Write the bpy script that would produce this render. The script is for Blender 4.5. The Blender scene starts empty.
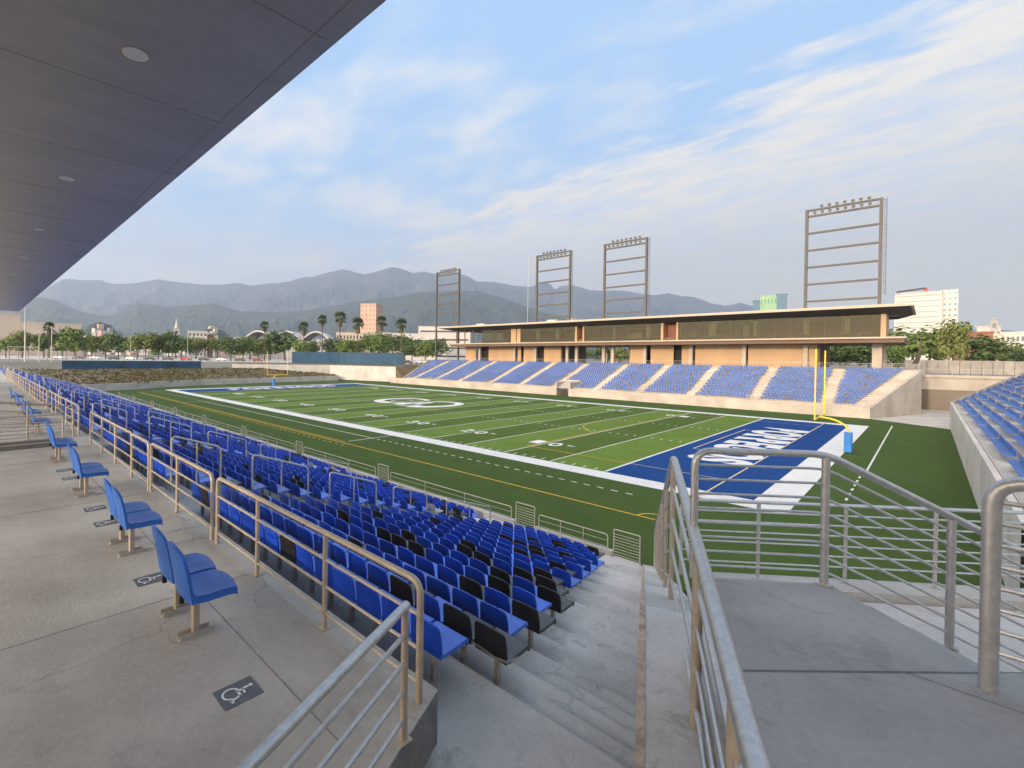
import bpy, math, random
import numpy as np
from mathutils import Vector, Matrix

sc = bpy.context.scene
COL = sc.collection
R = random.Random(7)
rad = math.radians

# ------------------------------------------------------------------ camera
CAM = np.array([16.0525, -33.3081, 8.1532])
YAW, PITCH, ROLL, F, SX, SY = 0.7599, -0.0087, 0.0132, 477.11, -86.5, -22.75
_fw = np.array([-math.cos(YAW)*math.cos(PITCH), math.sin(YAW)*math.cos(PITCH), math.sin(PITCH)])
_rt = np.cross(_fw, [0, 0, 1]); _rt /= np.linalg.norm(_rt)
_up = np.cross(_rt, _fw)
_r2 = _rt*math.cos(ROLL)+_up*math.sin(ROLL); _u2 = -_rt*math.sin(ROLL)+_up*math.cos(ROLL)
cd = bpy.data.cameras.new("camera"); cam = bpy.data.objects.new("camera", cd); COL.objects.link(cam)
cam.matrix_world = Matrix(((_r2[0], _u2[0], -_fw[0], CAM[0]), (_r2[1], _u2[1], -_fw[1], CAM[1]),
                           (_r2[2], _u2[2], -_fw[2], CAM[2]), (0, 0, 0, 1)))
cd.sensor_width = 36; cd.lens = F/1024*36
cd.shift_x = -SX/1024; cd.shift_y = SY/1024
cd.clip_start = 0.05; cd.clip_end = 60000
sc.camera = cam

def at(u, v, X=None, Y=None, Z=None, D=None):
    """point of the surveyed plane X=, Y=, Z= (or at depth D metres) seen at photo pixel u, v"""
    d = _fw + _r2*(u-512-SX)/F - _u2*(v-384-SY)/F
    if D is None:
        i, w = (0, X) if X is not None else (1, Y) if Y is not None else (2, Z)
        D = (w-CAM[i])/d[i]
    return CAM+d*D

def to_px(p):
    d = np.array(p)-CAM; z = d @ _fw
    return 512+SX+F*(d @ _r2)/z, 384+SY-F*(d @ _u2)/z, z

# ------------------------------------------------------------------ light
SUN_EL, SUN_AZ = 10.0, 184.0          # low evening sun behind and to the left of the camera
SKY_STRENGTH, SUN_STRENGTH, EXPOSURE = 0.14, 1.65, 0.76
world = bpy.data.worlds.new("World"); sc.world = world; world.use_nodes = True
wn, wl = world.node_tree.nodes, world.node_tree.links
bg = wn["Background"]; bg.inputs[1].default_value = SKY_STRENGTH
sky = wn.new("ShaderNodeTexSky"); sky.sky_type = 'NISHITA'; sky.sun_disc = False
sky.sun_elevation = rad(SUN_EL); sky.sun_rotation = rad(SUN_AZ); sky.altitude = 500
sky.air_density = 1.0; sky.dust_density = 1.6; sky.ozone_density = 2.0
def wnode(t, **kw):
    n = wn.new(t)
    for k, v in kw.items(): setattr(n, k, v)
    return n
def wmath(op, a, b=None, c=None, clamp=False):
    n = wnode("ShaderNodeMath", operation=op); n.use_clamp = clamp
    for i, x in enumerate((a, b, c)):
        if x is None: continue
        if isinstance(x, (int, float)): n.inputs[i].default_value = x
        else: wl.new(x, n.inputs[i])
    return n.outputs[0]
tc = wnode("ShaderNodeTexCoord"); sep = wnode("ShaderNodeSeparateXYZ"); wl.new(tc.outputs["Generated"], sep.inputs[0])
zz = wmath('ADD', wmath('MAXIMUM', sep.outputs[2], 0.0), 0.1)
px_ = wmath('DIVIDE', sep.outputs[0], zz); py_ = wmath('DIVIDE', sep.outputs[1], zz)
cmb = wnode("ShaderNodeCombineXYZ"); wl.new(px_, cmb.inputs[0]); wl.new(py_, cmb.inputs[1])
def wnoise(scale, detail, rough, rot=0.0, sx=1.0, sy=1.0, loc=(0, 0, 0), dist=0.0):
    m = wnode("ShaderNodeMapping"); wl.new(cmb.outputs[0], m.inputs[0])
    m.inputs["Rotation"].default_value = (0, 0, rot); m.inputs["Scale"].default_value = (sx, sy, 1); m.inputs["Location"].default_value = loc
    n = wnode("ShaderNodeTexNoise"); wl.new(m.outputs[0], n.inputs["Vector"])
    n.inputs["Scale"].default_value = scale; n.inputs["Detail"].default_value = detail; n.inputs["Roughness"].default_value = rough
    n.inputs["Distortion"].default_value = dist
    return n.outputs["Fac"]
def wramp(x, lo, hi):
    n = wnode("ShaderNodeMapRange"); n.interpolation_type = 'SMOOTHSTEP'; wl.new(x, n.inputs["Value"])
    n.inputs["From Min"].default_value = lo; n.inputs["From Max"].default_value = hi
    return n.outputs["Result"]
big = wnoise(0.9, 4, 0.5, rot=0.15, sx=0.8, sy=1.2, loc=(3.1, 1.7, 0))
streak = wnoise(4.6, 8, 0.6, rot=0.18, sx=0.55, sy=1.3, loc=(0.4, 5.2, 0))
wisp = wnoise(2.0, 8, 0.6, rot=-0.7, sx=0.8, sy=1.2, loc=(7.3, 2.2, 0), dist=0.2)
# the cloud bank that covers the lower sky towards the far stand
bank_d = wmath('ADD', wmath('ADD', py_, wmath('MULTIPLY', px_, 0.16)), wmath('MULTIPLY', wmath('SUBTRACT', streak, 0.5), 1.5))
bank = wramp(bank_d, 1.48, 1.86)
bank = wmath('MULTIPLY', bank, wmath('ADD', 0.66, wmath('MULTIPLY', wramp(streak, 0.38, 0.60), 0.36)))
wisps = wmath('MULTIPLY', wramp(wmath('ADD', wmath('MULTIPLY', wisp, 0.6), wmath('MULTIPLY', big, 0.4)), 0.44, 0.66), 0.85)
ripple = wnoise(9.0, 6, 0.62, rot=0.55, sx=0.6, sy=1.4, loc=(2.2, 9.1, 0))
bank = wmath('MULTIPLY', bank, wmath('ADD', 0.70, wmath('MULTIPLY', wramp(ripple, 0.38, 0.56), 0.36)), clamp=True)
cloud = wmath('MAXIMUM', bank, wisps)
cloud = wmath('ADD', cloud, wmath('MULTIPLY', wmath('SUBTRACT', 1.0, cloud), 0.10), clamp=True)
shade = wramp(bank_d, 2.2, 3.6)
ccol = wnode("ShaderNodeMix", data_type='RGBA'); wl.new(shade, ccol.inputs["Factor"])
ccol.inputs["A"].default_value = (4.9, 4.55, 4.05, 1); ccol.inputs["B"].default_value = (4.3, 4.0, 3.6, 1)
# high thin veil that lightens the clear sky
veil = wnode("ShaderNodeMix", data_type='RGBA'); veil.inputs["Factor"].default_value = 0.8
wl.new(sky.outputs[0], veil.inputs["A"]); veil.inputs["B"].default_value = (1.5, 3.05, 5.3, 1)
smix = wnode("ShaderNodeMix", data_type='RGBA'); wl.new(cloud, smix.inputs["Factor"])
wl.new(veil.outputs["Result"], smix.inputs["A"]); wl.new(ccol.outputs["Result"], smix.inputs["B"])
hzn = wnode("ShaderNodeMix", data_type='RGBA'); hzn.inputs["B"].default_value = (4.9, 4.5, 3.9, 1)
hf = wnode("ShaderNodeMapRange"); hf.interpolation_type = 'SMOOTHSTEP'; wl.new(sep.outputs[2], hf.inputs["Value"])
hf.inputs["From Min"].default_value = 0.34; hf.inputs["From Max"].default_value = 0.06; hf.inputs["To Min"].default_value = 0.0; hf.inputs["To Max"].default_value = 0.78
wl.new(hf.outputs["Result"], hzn.inputs["Factor"]); wl.new(smix.outputs["Result"], hzn.inputs["A"])
# evening glow round the low sun, strengthened out of view to light the foreground
sdv = (math.sin(rad(SUN_AZ))*math.cos(rad(SUN_EL)), math.cos(rad(SUN_AZ))*math.cos(rad(SUN_EL)), math.sin(rad(SUN_EL)))
dt = wnode("ShaderNodeVectorMath", operation='DOT_PRODUCT'); wl.new(tc.outputs["Generated"], dt.inputs[0]); dt.inputs[1].default_value = sdv
gl = wmath('MULTIPLY', wmath('POWER', wmath('MAXIMUM', dt.outputs["Value"], 0.0), 2.0), wramp(sep.outputs[2], -0.02, 0.05))
gc = wnode("ShaderNodeVectorMath", operation='SCALE'); gc.inputs[0].default_value = (24.0, 18.5, 13.5); wl.new(gl, gc.inputs["Scale"])
ga = wnode("ShaderNodeVectorMath", operation='ADD'); wl.new(hzn.outputs["Result"], ga.inputs[0]); wl.new(gc.outputs[0], ga.inputs[1])
wl.new(ga.outputs[0], bg.inputs[0])

sd = bpy.data.lights.new("sun", 'SUN'); so = bpy.data.objects.new("sun", sd); COL.objects.link(so)
sd.energy = SUN_STRENGTH; sd.angle = rad(3.0); sd.color = (1.0, 0.82, 0.62)
_sdir = Vector((math.sin(rad(SUN_AZ))*math.cos(rad(SUN_EL)), math.cos(rad(SUN_AZ))*math.cos(rad(SUN_EL)), math.sin(rad(SUN_EL))))
so.rotation_euler = _sdir.to_track_quat('Z', 'Y').to_euler()
so.location = (-40, -80, 60)
sc.view_settings.view_transform = 'Standard'; sc.view_settings.look = 'None'
sc.view_settings.exposure = EXPOSURE; sc.view_settings.gamma = 1.0; sc.view_settings.use_curve_mapping = False
sc.cycles.max_bounces = 6; sc.cycles.diffuse_bounces = 3; sc.cycles.glossy_bounces = 3
sc.cycles.volume_bounces = 0; sc.cycles.transparent_max_bounces = 8
sc.cycles.use_denoising = True

# ------------------------------------------------------------------ materials
def mat(name, col, rough=0.6, metal=0.0, var=0.0, vscale=4.0, col2=None, bump=0.0, bscale=60.0, fine=0.0, fscale=80.0,
        stretch=None, spec=0.5, alpha=1.0, trans=0.0, detail=6.0, coord='pos'):
    m = bpy.data.materials.new(name); m.use_nodes = True
    n, l = m.node_tree.nodes, m.node_tree.links
    b = n["Principled BSDF"]
    b.inputs["Base Color"].default_value = (*col, 1); b.inputs["Roughness"].default_value = rough
    b.inputs["Metallic"].default_value = metal; b.inputs["Specular IOR Level"].default_value = spec
    if trans: b.inputs["Transmission Weight"].default_value = trans
    if alpha < 1: b.inputs["Alpha"].default_value = alpha
    if coord == 'pos':
        g = n.new("ShaderNodeNewGeometry"); vec = g.outputs["Position"]
    else:
        g = n.new("ShaderNodeTexCoord"); vec = g.outputs["Object"]
    if stretch:
        mp = n.new("ShaderNodeMapping"); l.new(vec, mp.inputs[0]); mp.inputs["Scale"].default_value = stretch; vec = mp.outputs[0]
    out = None
    if var > 0 or col2:
        t = n.new("ShaderNodeTexNoise"); l.new(vec, t.inputs["Vector"]); t.inputs["Scale"].default_value = vscale
        t.inputs["Detail"].default_value = detail; t.inputs["Roughness"].default_value = 0.65
        mr = n.new("ShaderNodeMapRange"); mr.inputs["From Min"].default_value = 0.33; mr.inputs["From Max"].default_value = 0.67
        l.new(t.outputs["Fac"], mr.inputs["Value"])
        mx = n.new("ShaderNodeMix"); mx.data_type = 'RGBA'; l.new(mr.outputs["Result"], mx.inputs["Factor"])
        c2 = col2 if col2 else tuple(min(1, c*(1+var)) for c in col)
        c1 = col if col2 else tuple(c*(1-var) for c in col)
        mx.inputs["A"].default_value = (*c1, 1); mx.inputs["B"].default_value = (*c2, 1)
        out = mx.outputs["Result"]
    if fine > 0:
        t = n.new("ShaderNodeTexNoise"); l.new(vec, t.inputs["Vector"]); t.inputs["Scale"].default_value = fscale
        t.inputs["Detail"].default_value = 4; t.inputs["Roughness"].default_value = 0.7
        mr = n.new("ShaderNodeMapRange"); mr.inputs["From Min"].default_value = 0.3; mr.inputs["From Max"].default_value = 0.7
        mr.inputs["To Min"].default_value = 1-fine; mr.inputs["To Max"].default_value = 1+fine
        l.new(t.outputs["Fac"], mr.inputs["Value"])
        mx = n.new("ShaderNodeVectorMath"); mx.operation = 'SCALE'
        if out: l.new(out, mx.inputs[0])
        else: mx.inputs[0].default_value = col
        l.new(mr.outputs["Result"], mx.inputs["Scale"]); out = mx.outputs[0]
    if out: l.new(out, b.inputs["Base Color"])
    if bump > 0:
        t = n.new("ShaderNodeTexNoise"); l.new(vec, t.inputs["Vector"]); t.inputs["Scale"].default_value = bscale; t.inputs["Detail"].default_value = 5
        bp = n.new("ShaderNodeBump"); bp.inputs["Strength"].default_value = bump; bp.inputs["Distance"].default_value = 0.02
        l.new(t.outputs["Fac"], bp.inputs["Height"]); l.new(bp.outputs[0], b.inputs["Normal"])
    return m

def concrete(name, a, b_, stain=0.35, vs=0.9):
    """two-tone trowelled concrete with darker stains and pores"""
    m = mat(name, a, rough=0.85, col2=b_, vscale=vs, fine=0.085, fscale=22, bump=0.25, bscale=45, spec=0.3, detail=8)
    n, l = m.node_tree.nodes, m.node_tree.links
    b = n["Principled BSDF"]; src = b.inputs["Base Color"].links[0].from_socket
    g = n.new("ShaderNodeNewGeometry")
    t = n.new("ShaderNodeTexNoise"); l.new(g.outputs["Position"], t.inputs["Vector"]); t.inputs["Scale"].default_value = 2.3
    t.inputs["Detail"].default_value = 9; t.inputs["Roughness"].default_value = 0.72; t.inputs["Distortion"].default_value = 0.6
    mr = n.new("ShaderNodeMapRange"); mr.inputs["From Min"].default_value = 0.56; mr.inputs["From Max"].default_value = 0.72
    mr.inputs["To Min"].default_value = 1.0; mr.inputs["To Max"].default_value = 1-stain
    l.new(t.outputs["Fac"], mr.inputs["Value"])
    sc_ = n.new("ShaderNodeVectorMath"); sc_.operation = 'SCALE'; l.new(src, sc_.inputs[0]); l.new(mr.outputs["Result"], sc_.inputs["Scale"])
    vo = n.new("ShaderNodeTexVoronoi"); vo.feature = 'DISTANCE_TO_EDGE'; vo.inputs["Scale"].default_value = 0.42
    wv = n.new("ShaderNodeVectorMath"); wv.operation = 'SCALE'; wv.inputs["Scale"].default_value = 0.55
    tn = n.new("ShaderNodeTexNoise"); l.new(g.outputs["Position"], tn.inputs["Vector"]); tn.inputs["Scale"].default_value = 1.7; tn.inputs["Detail"].default_value = 6
    l.new(tn.outputs["Color"], wv.inputs[0]); av = n.new("ShaderNodeVectorMath"); av.operation = 'ADD'
    l.new(g.outputs["Position"], av.inputs[0]); l.new(wv.outputs[0], av.inputs[1]); l.new(av.outputs[0], vo.inputs["Vector"])
    cr = n.new("ShaderNodeMapRange"); cr.inputs["From Min"].default_value = 0.0015; cr.inputs["From Max"].default_value = 0.006
    cr.inputs["To Min"].default_value = 0.78; cr.inputs["To Max"].default_value = 1.0; l.new(vo.outputs["Distance"], cr.inputs["Value"])
    tb = n.new("ShaderNodeTexNoise"); l.new(g.outputs["Position"], tb.inputs["Vector"]); tb.inputs["Scale"].default_value = 0.45; tb.inputs["Detail"].default_value = 5
    mk = n.new("ShaderNodeMapRange"); mk.inputs["From Min"].default_value = 0.47; mk.inputs["From Max"].default_value = 0.55; l.new(tb.outputs["Fac"], mk.inputs["Value"])
    mxm = n.new("ShaderNodeMix"); l.new(mk.outputs["Result"], mxm.inputs["Factor"]); mxm.inputs["A"].default_value = 1.0; l.new(cr.outputs["Result"], mxm.inputs["B"])
    bs = n.new("ShaderNodeMapRange"); bs.inputs["From Min"].default_value = 0.35; bs.inputs["From Max"].default_value = 0.65
    bs.inputs["To Min"].default_value = 0.86; bs.inputs["To Max"].default_value = 1.08; l.new(tb.outputs["Fac"], bs.inputs["Value"])
    mm = n.new("ShaderNodeMath"); mm.operation = 'MULTIPLY'; l.new(mxm.outputs["Result"], mm.inputs[0]); l.new(bs.outputs["Result"], mm.inputs[1])
    s2 = n.new("ShaderNodeVectorMath"); s2.operation = 'SCALE'; l.new(sc_.outputs[0], s2.inputs[0]); l.new(mm.outputs[0], s2.inputs["Scale"])
    l.new(s2.outputs[0], b.inputs["Base Color"])
    return m

def vary_per_object(m, lo, hi):
    """every seat has faded a little differently"""
    n, l = m.node_tree.nodes, m.node_tree.links; b = n["Principled BSDF"]; src = b.inputs["Base Color"].links[0].from_socket
    oi = n.new("ShaderNodeObjectInfo"); mr = n.new("ShaderNodeMapRange"); mr.inputs["To Min"].default_value = lo; mr.inputs["To Max"].default_value = hi
    l.new(oi.outputs["Random"], mr.inputs["Value"]); v = n.new("ShaderNodeVectorMath"); v.operation = 'SCALE'
    l.new(src, v.inputs[0]); l.new(mr.outputs["Result"], v.inputs["Scale"]); l.new(v.outputs[0], b.inputs["Base Color"])

M = {}
M['conc_walk'] = concrete("concourse_concrete", (0.38, 0.36, 0.325), (0.46, 0.44, 0.40), 0.18)
M['conc_step'] = concrete("step_concrete", (0.46, 0.445, 0.415), (0.62, 0.60, 0.565), 0.5, 0.55)
M['conc_land'] = concrete("landing_concrete", (0.37, 0.365, 0.355), (0.50, 0.49, 0.475), 0.25, 0.8)
M['conc_dark'] = concrete("edge_concrete", (0.17, 0.165, 0.16), (0.27, 0.26, 0.25), 0.3, 1.5)
M['conc_wall'] = concrete("wall_concrete", (0.44, 0.42, 0.385), (0.56, 0.535, 0.49), 0.25, 0.25)
M['conc_warm'] = concrete("far_wall_concrete", (0.39, 0.35, 0.295), (0.49, 0.44, 0.375), 0.25, 0.2)
M['tan_strip'] = mat("weathered_joint_strip", (0.46, 0.36, 0.265), 0.9, var=0.35, vscale=7, fine=0.25, fscale=40)
M['galv'] = mat("galvanised_steel", (0.56, 0.55, 0.53), 0.42, 0.75, var=0.12, vscale=18, fine=0.10, fscale=120, bump=0.08, bscale=90)
M['galv_dull'] = mat("dull_galvanised_steel", (0.50, 0.46, 0.40), 0.6, 0.3, var=0.15, vscale=15, fine=0.1, fscale=90)
M['warm_lit_steel'] = mat("warm_lit_steel_post", (0.47, 0.40, 0.31), 0.5, 0.35, var=0.12, vscale=12, fine=0.08, fscale=80)  # the low sun's warmth is put into this steel's colour
M['seat_blue'] = mat("blue_seat_plastic", (0.008, 0.060, 0.52), 0.36, var=0.22, vscale=1.3, fine=0.06, fscale=30, spec=0.5)
M['seat_pan_blue'] = mat("sky_lit_blue_pan_plastic", (0.045, 0.16, 0.66), 0.33, var=0.2, vscale=1.5, fine=0.08, fscale=30, spec=0.6)  # paler blue puts the sky's reflection into the pan colour
M['seat_pan_black'] = mat("black_pan_plastic", (0.07, 0.07, 0.075), 0.4, var=0.25, vscale=5, spec=0.6)  # pans paler than the black backrests
M['seat_black'] = mat("black_seat_plastic", (0.018, 0.016, 0.018), 0.42, var=0.3, vscale=5, spec=0.5)
for k_ in ('seat_blue', 'seat_pan_blue', 'seat_black', 'seat_pan_black'): vary_per_object(M[k_], 0.72, 1.18)
M['seat_far'] = mat("far_blue_plastic", (0.022, 0.095, 0.33), 0.5, var=0.25, vscale=0.35, fine=0.18, fscale=3.0)  # duller, greener blue than the near seats
M['seat_sunlit'] = mat("sunlit_seat_plastic", (0.35, 0.36, 0.38), 0.6, var=0.2, vscale=4)  # pale colour paints sunlight onto some seats beside the aisles
M['chair_blue'] = mat("azure_chair_plastic", (0.022, 0.125, 0.48), 0.42, var=0.2, vscale=5, fine=0.08, fscale=60, spec=0.5)
M['black_metal'] = mat("black_bracket", (0.02, 0.02, 0.022), 0.5, 0.3)
M['yellow'] = mat("yellow_post_paint", (0.80, 0.58, 0.05), 0.45, var=0.06, vscale=3)
M['pad_blue'] = mat("blue_pad_vinyl", (0.02, 0.19, 0.55), 0.5, var=0.1, vscale=3)
M['tower'] = mat("weathered_tower_steel", (0.085, 0.078, 0.068), 0.6, 0.2, var=0.12, vscale=0.8)
M['lamp_face'] = mat("floodlight_glass", (0.55, 0.55, 0.5), 0.2, 0.2)
M['panel'] = mat("orange_wood_panel", (0.47, 0.30, 0.155), 0.6, var=0.09, vscale=0.5, stretch=(1, 1, 0.15))
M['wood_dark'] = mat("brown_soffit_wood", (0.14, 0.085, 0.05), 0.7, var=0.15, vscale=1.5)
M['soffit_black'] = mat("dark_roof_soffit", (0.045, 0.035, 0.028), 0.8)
M['fascia'] = mat("cream_roof_fascia", (0.40, 0.345, 0.27), 0.6, var=0.08, vscale=0.3)
M['column'] = concrete("column_concrete", (0.45, 0.39, 0.31), (0.55, 0.48, 0.39), 0.1, 0.5)
M['black_void'] = mat("dark_interior", (0.02, 0.018, 0.016), 0.9)
M['canopy'] = mat("canopy_metal_panel", (0.35, 0.345, 0.33), 0.38, 0.3, col2=(0.42, 0.415, 0.40), vscale=1.2, stretch=(1.6, 0.25, 1), fine=0.06, fscale=5)
M['canopy_seam'] = mat("canopy_panel_seam", (0.26, 0.26, 0.255), 0.6)
M['chrome'] = mat("downlight_reflector", (0.75, 0.75, 0.75), 0.15, 0.9)
M['sign_grey'] = mat("slate_floor_plate", (0.105, 0.115, 0.135), 0.6, var=0.15, vscale=9)
M['sign_white'] = mat("white_sign_paint", (0.72, 0.73, 0.75), 0.6, var=0.05, vscale=20)
M['field_white'] = mat("white_turf_fibre", (0.62, 0.63, 0.61), 0.85, var=0.06, vscale=0.6, fine=0.10, fscale=6, spec=0.1)
M['field_blue'] = mat("blue_turf_fibre", (0.009, 0.050, 0.19), 0.85, var=0.10, vscale=0.4, fine=0.15, fscale=5, spec=0.1)
M['field_yellow'] = mat("yellow_turf_fibre", (0.55, 0.34, 0.05), 0.85, spec=0.1, fine=0.1, fscale=5)
M['field_tan'] = mat("tan_turf_fibre", (0.55, 0.42, 0.30), 0.85, spec=0.1)
M['field_grey'] = mat("grey_turf_fibre", (0.30, 0.32, 0.33), 0.85, spec=0.1)
M['banner'] = mat("blue_fence_banner", (0.014, 0.062, 0.12), 0.7, var=0.35, vscale=0.25)
M['fence_dark'] = mat("dark_fence_post", (0.10, 0.09, 0.08), 0.6, 0.2)
M['bark'] = mat("tree_bark", (0.10, 0.075, 0.055), 0.9, var=0.25, vscale=3)
M['leaf_a'] = mat("green_leaves", (0.09, 0.145, 0.03), 0.75, col2=(0.17, 0.225, 0.055), vscale=0.9, spec=0.2, coord='pos')
M['leaf_b'] = mat("dark_leaves", (0.06, 0.095, 0.028), 0.75, col2=(0.11, 0.15, 0.048), vscale=0.9, spec=0.2)
M['leaf_c'] = mat("yellowish_leaves", (0.11, 0.145, 0.03), 0.75, col2=(0.18, 0.19, 0.055), vscale=0.9, spec=0.2)
M['palm'] = mat("palm_fronds", (0.05, 0.085, 0.022), 0.7, col2=(0.10, 0.13, 0.04), vscale=1.2)
M['palm_dead'] = mat("dry_palm_skirt", (0.16, 0.11, 0.055), 0.9, var=0.3, vscale=2)
M['beige_wall'] = mat("beige_render", (0.55, 0.47, 0.37), 0.8, var=0.06, vscale=0.05)
M['pink_wall'] = mat("pink_facade", (0.58, 0.36, 0.27), 0.8, var=0.10, vscale=0.12)
M['white_wall'] = mat("white_facade", (0.56, 0.53, 0.48), 0.8, var=0.05, vscale=0.05)
M['grey_wall'] = mat("grey_facade", (0.35, 0.34, 0.33), 0.8, var=0.08, vscale=0.1)
M['brick'] = mat("brick_red_wall", (0.25, 0.11, 0.07), 0.85, var=0.15, vscale=0.6)
M['window_dark'] = mat("dark_window_pane", (0.05, 0.06, 0.065), 0.15, 0.0)
M['glass_green'] = mat("green_curtain_glass", (0.14, 0.24, 0.15), 0.10, 0.7)
M['glass_blue'] = mat("blue_curtain_glass", (0.05, 0.11, 0.16), 0.12, 0.4)
M['asphalt'] = mat("parking_asphalt", (0.16, 0.155, 0.15), 0.9, var=0.2, vscale=0.05)
M['car_white'] = mat("white_car_paint", (0.65, 0.65, 0.65), 0.3)
M['car_dark'] = mat("dark_car_paint", (0.05, 0.06, 0.08), 0.3)
M['car_red'] = mat("red_car_paint", (0.35, 0.04, 0.03), 0.3)
M['red'] = mat("red_crane_paint", (0.5, 0.06, 0.04), 0.6)
M['door_metal'] = mat("grey_roller_door", (0.14, 0.115, 0.085), 0.5, 0.3, var=0.05, vscale=0.5)
M['terracotta'] = mat("roof_tile", (0.30, 0.16, 0.10), 0.9)

# glass band of the press box: tinted, reflective, you can still see inside
def glass_tint():
    m = bpy.data.materials.new("tinted_press_box_glass"); m.use_nodes = True
    n, l = m.node_tree.nodes, m.node_tree.links
    n.remove(n["Principled BSDF"]); o = n["Material Output"]
    g = n.new("ShaderNodeBsdfGlossy"); g.inputs["Color"].default_value = (0.62, 0.60, 0.45, 1); g.inputs["Roughness"].default_value = 0.03
    t = n.new("ShaderNodeBsdfTransparent"); t.inputs["Color"].default_value = (0.32, 0.36, 0.24, 1)
    mx = n.new("ShaderNodeMixShader"); mx.inputs[0].default_value = 0.05
    l.new(t.outputs[0], mx.inputs[1]); l.new(g.outputs[0], mx.inputs[2]); l.new(mx.outputs[0], o.inputs[0])
    return m
M['glass'] = glass_tint()

# striped turf: five-yard mown bands inside the lines, darker surround
YD = 0.9144
def turf_mat():
    m = mat("artificial_turf", (0.05, 0.09, 0.02), 0.9, spec=0.1)
    n, l = m.node_tree.nodes, m.node_tree.links; b = n["Principled BSDF"]
    g = n.new("ShaderNodeNewGeometry"); s = n.new("ShaderNodeSeparateXYZ"); l.new(g.outputs["Position"], s.inputs[0])
    def mth(op, a, b_=None):
        k = n.new("ShaderNodeMath"); k.operation = op
        for i, x in enumerate((a, b_)):
            if x is None: continue
            if isinstance(x, (int, float)): k.inputs[i].default_value = x
            else: l.new(x, k.inputs[i])
        return k.outputs[0]
    band = mth('MODULO', mth('FLOOR', mth('ADD', mth('DIVIDE', s.outputs[0], 5*YD), 100.0)), 2.0)
    inx = mth('MULTIPLY', mth('LESS_THAN', s.outputs[0], 0.0), mth('GREATER_THAN', s.outputs[0], -100*YD))
    iny = mth('MULTIPLY', mth('LESS_THAN', s.outputs[1], 53.33*YD), mth('GREATER_THAN', s.outputs[1], 0.0))
    ins = mth('MULTIPLY', inx, iny)
    def mix(f, A, B):
        k = n.new("ShaderNodeMix"); k.data_type = 'RGBA'; l.new(f, k.inputs["Factor"])
        for nm, x in (("A", A), ("B", B)):
            if isinstance(x, tuple): k.inputs[nm].default_value = (*x, 1)
            else: l.new(x, k.inputs[nm])
        return k.outputs["Result"]
    c = mix(band, (0.068, 0.112, 0.020), (0.108, 0.178, 0.032))
    c = mix(ins, (0.054, 0.090, 0.021), c)
    t = n.new("ShaderNodeTexNoise"); l.new(g.outputs["Position"], t.inputs["Vector"]); t.inputs["Scale"].default_value = 0.35; t.inputs["Detail"].default_value = 8
    t2 = n.new("ShaderNodeTexNoise"); l.new(g.outputs["Position"], t2.inputs["Vector"]); t2.inputs["Scale"].default_value = 14; t2.inputs["Detail"].default_value = 3
    k = mth('ADD', mth('ADD', 0.55, mth('MULTIPLY', t.outputs["Fac"], 0.45)), mth('MULTIPLY', t2.outputs["Fac"], 0.45))
    v = n.new("ShaderNodeVectorMath"); v.operation = 'SCALE'; l.new(c, v.inputs[0]); l.new(k, v.inputs["Scale"])
    l.new(v.outputs[0], b.inputs["Base Color"])
    bp = n.new("ShaderNodeBump"); bp.inputs["Strength"].default_value = 0.5; bp.inputs["Distance"].default_value = 0.03
    l.new(t2.outputs["Fac"], bp.inputs["Height"]); l.new(bp.outputs[0], b.inputs["Normal"])
    return m
M['turf'] = turf_mat()
M['soil'] = mat("scrub_slope", (0.10, 0.068, 0.036), 0.95, col2=(0.17, 0.125, 0.065), vscale=0.45, fine=0.4, fscale=2.5, bump=0.6, bscale=3)
M['ground'] = mat("city_ground", (0.12, 0.115, 0.085), 0.95, col2=(0.20, 0.19, 0.165), vscale=0.012, fine=0.2, fscale=0.3)
M['mountain'] = mat("mountain_rock_scrub", (0.022, 0.033, 0.03), 0.95, col2=(0.11, 0.11, 0.10), vscale=0.0016, fine=0.35, fscale=0.006, detail=10)
M['foothill'] = mat("foothill_scrub", (0.022, 0.034, 0.024), 0.95, col2=(0.042, 0.056, 0.036), vscale=0.003, fine=0.25, fscale=0.012)

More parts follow.
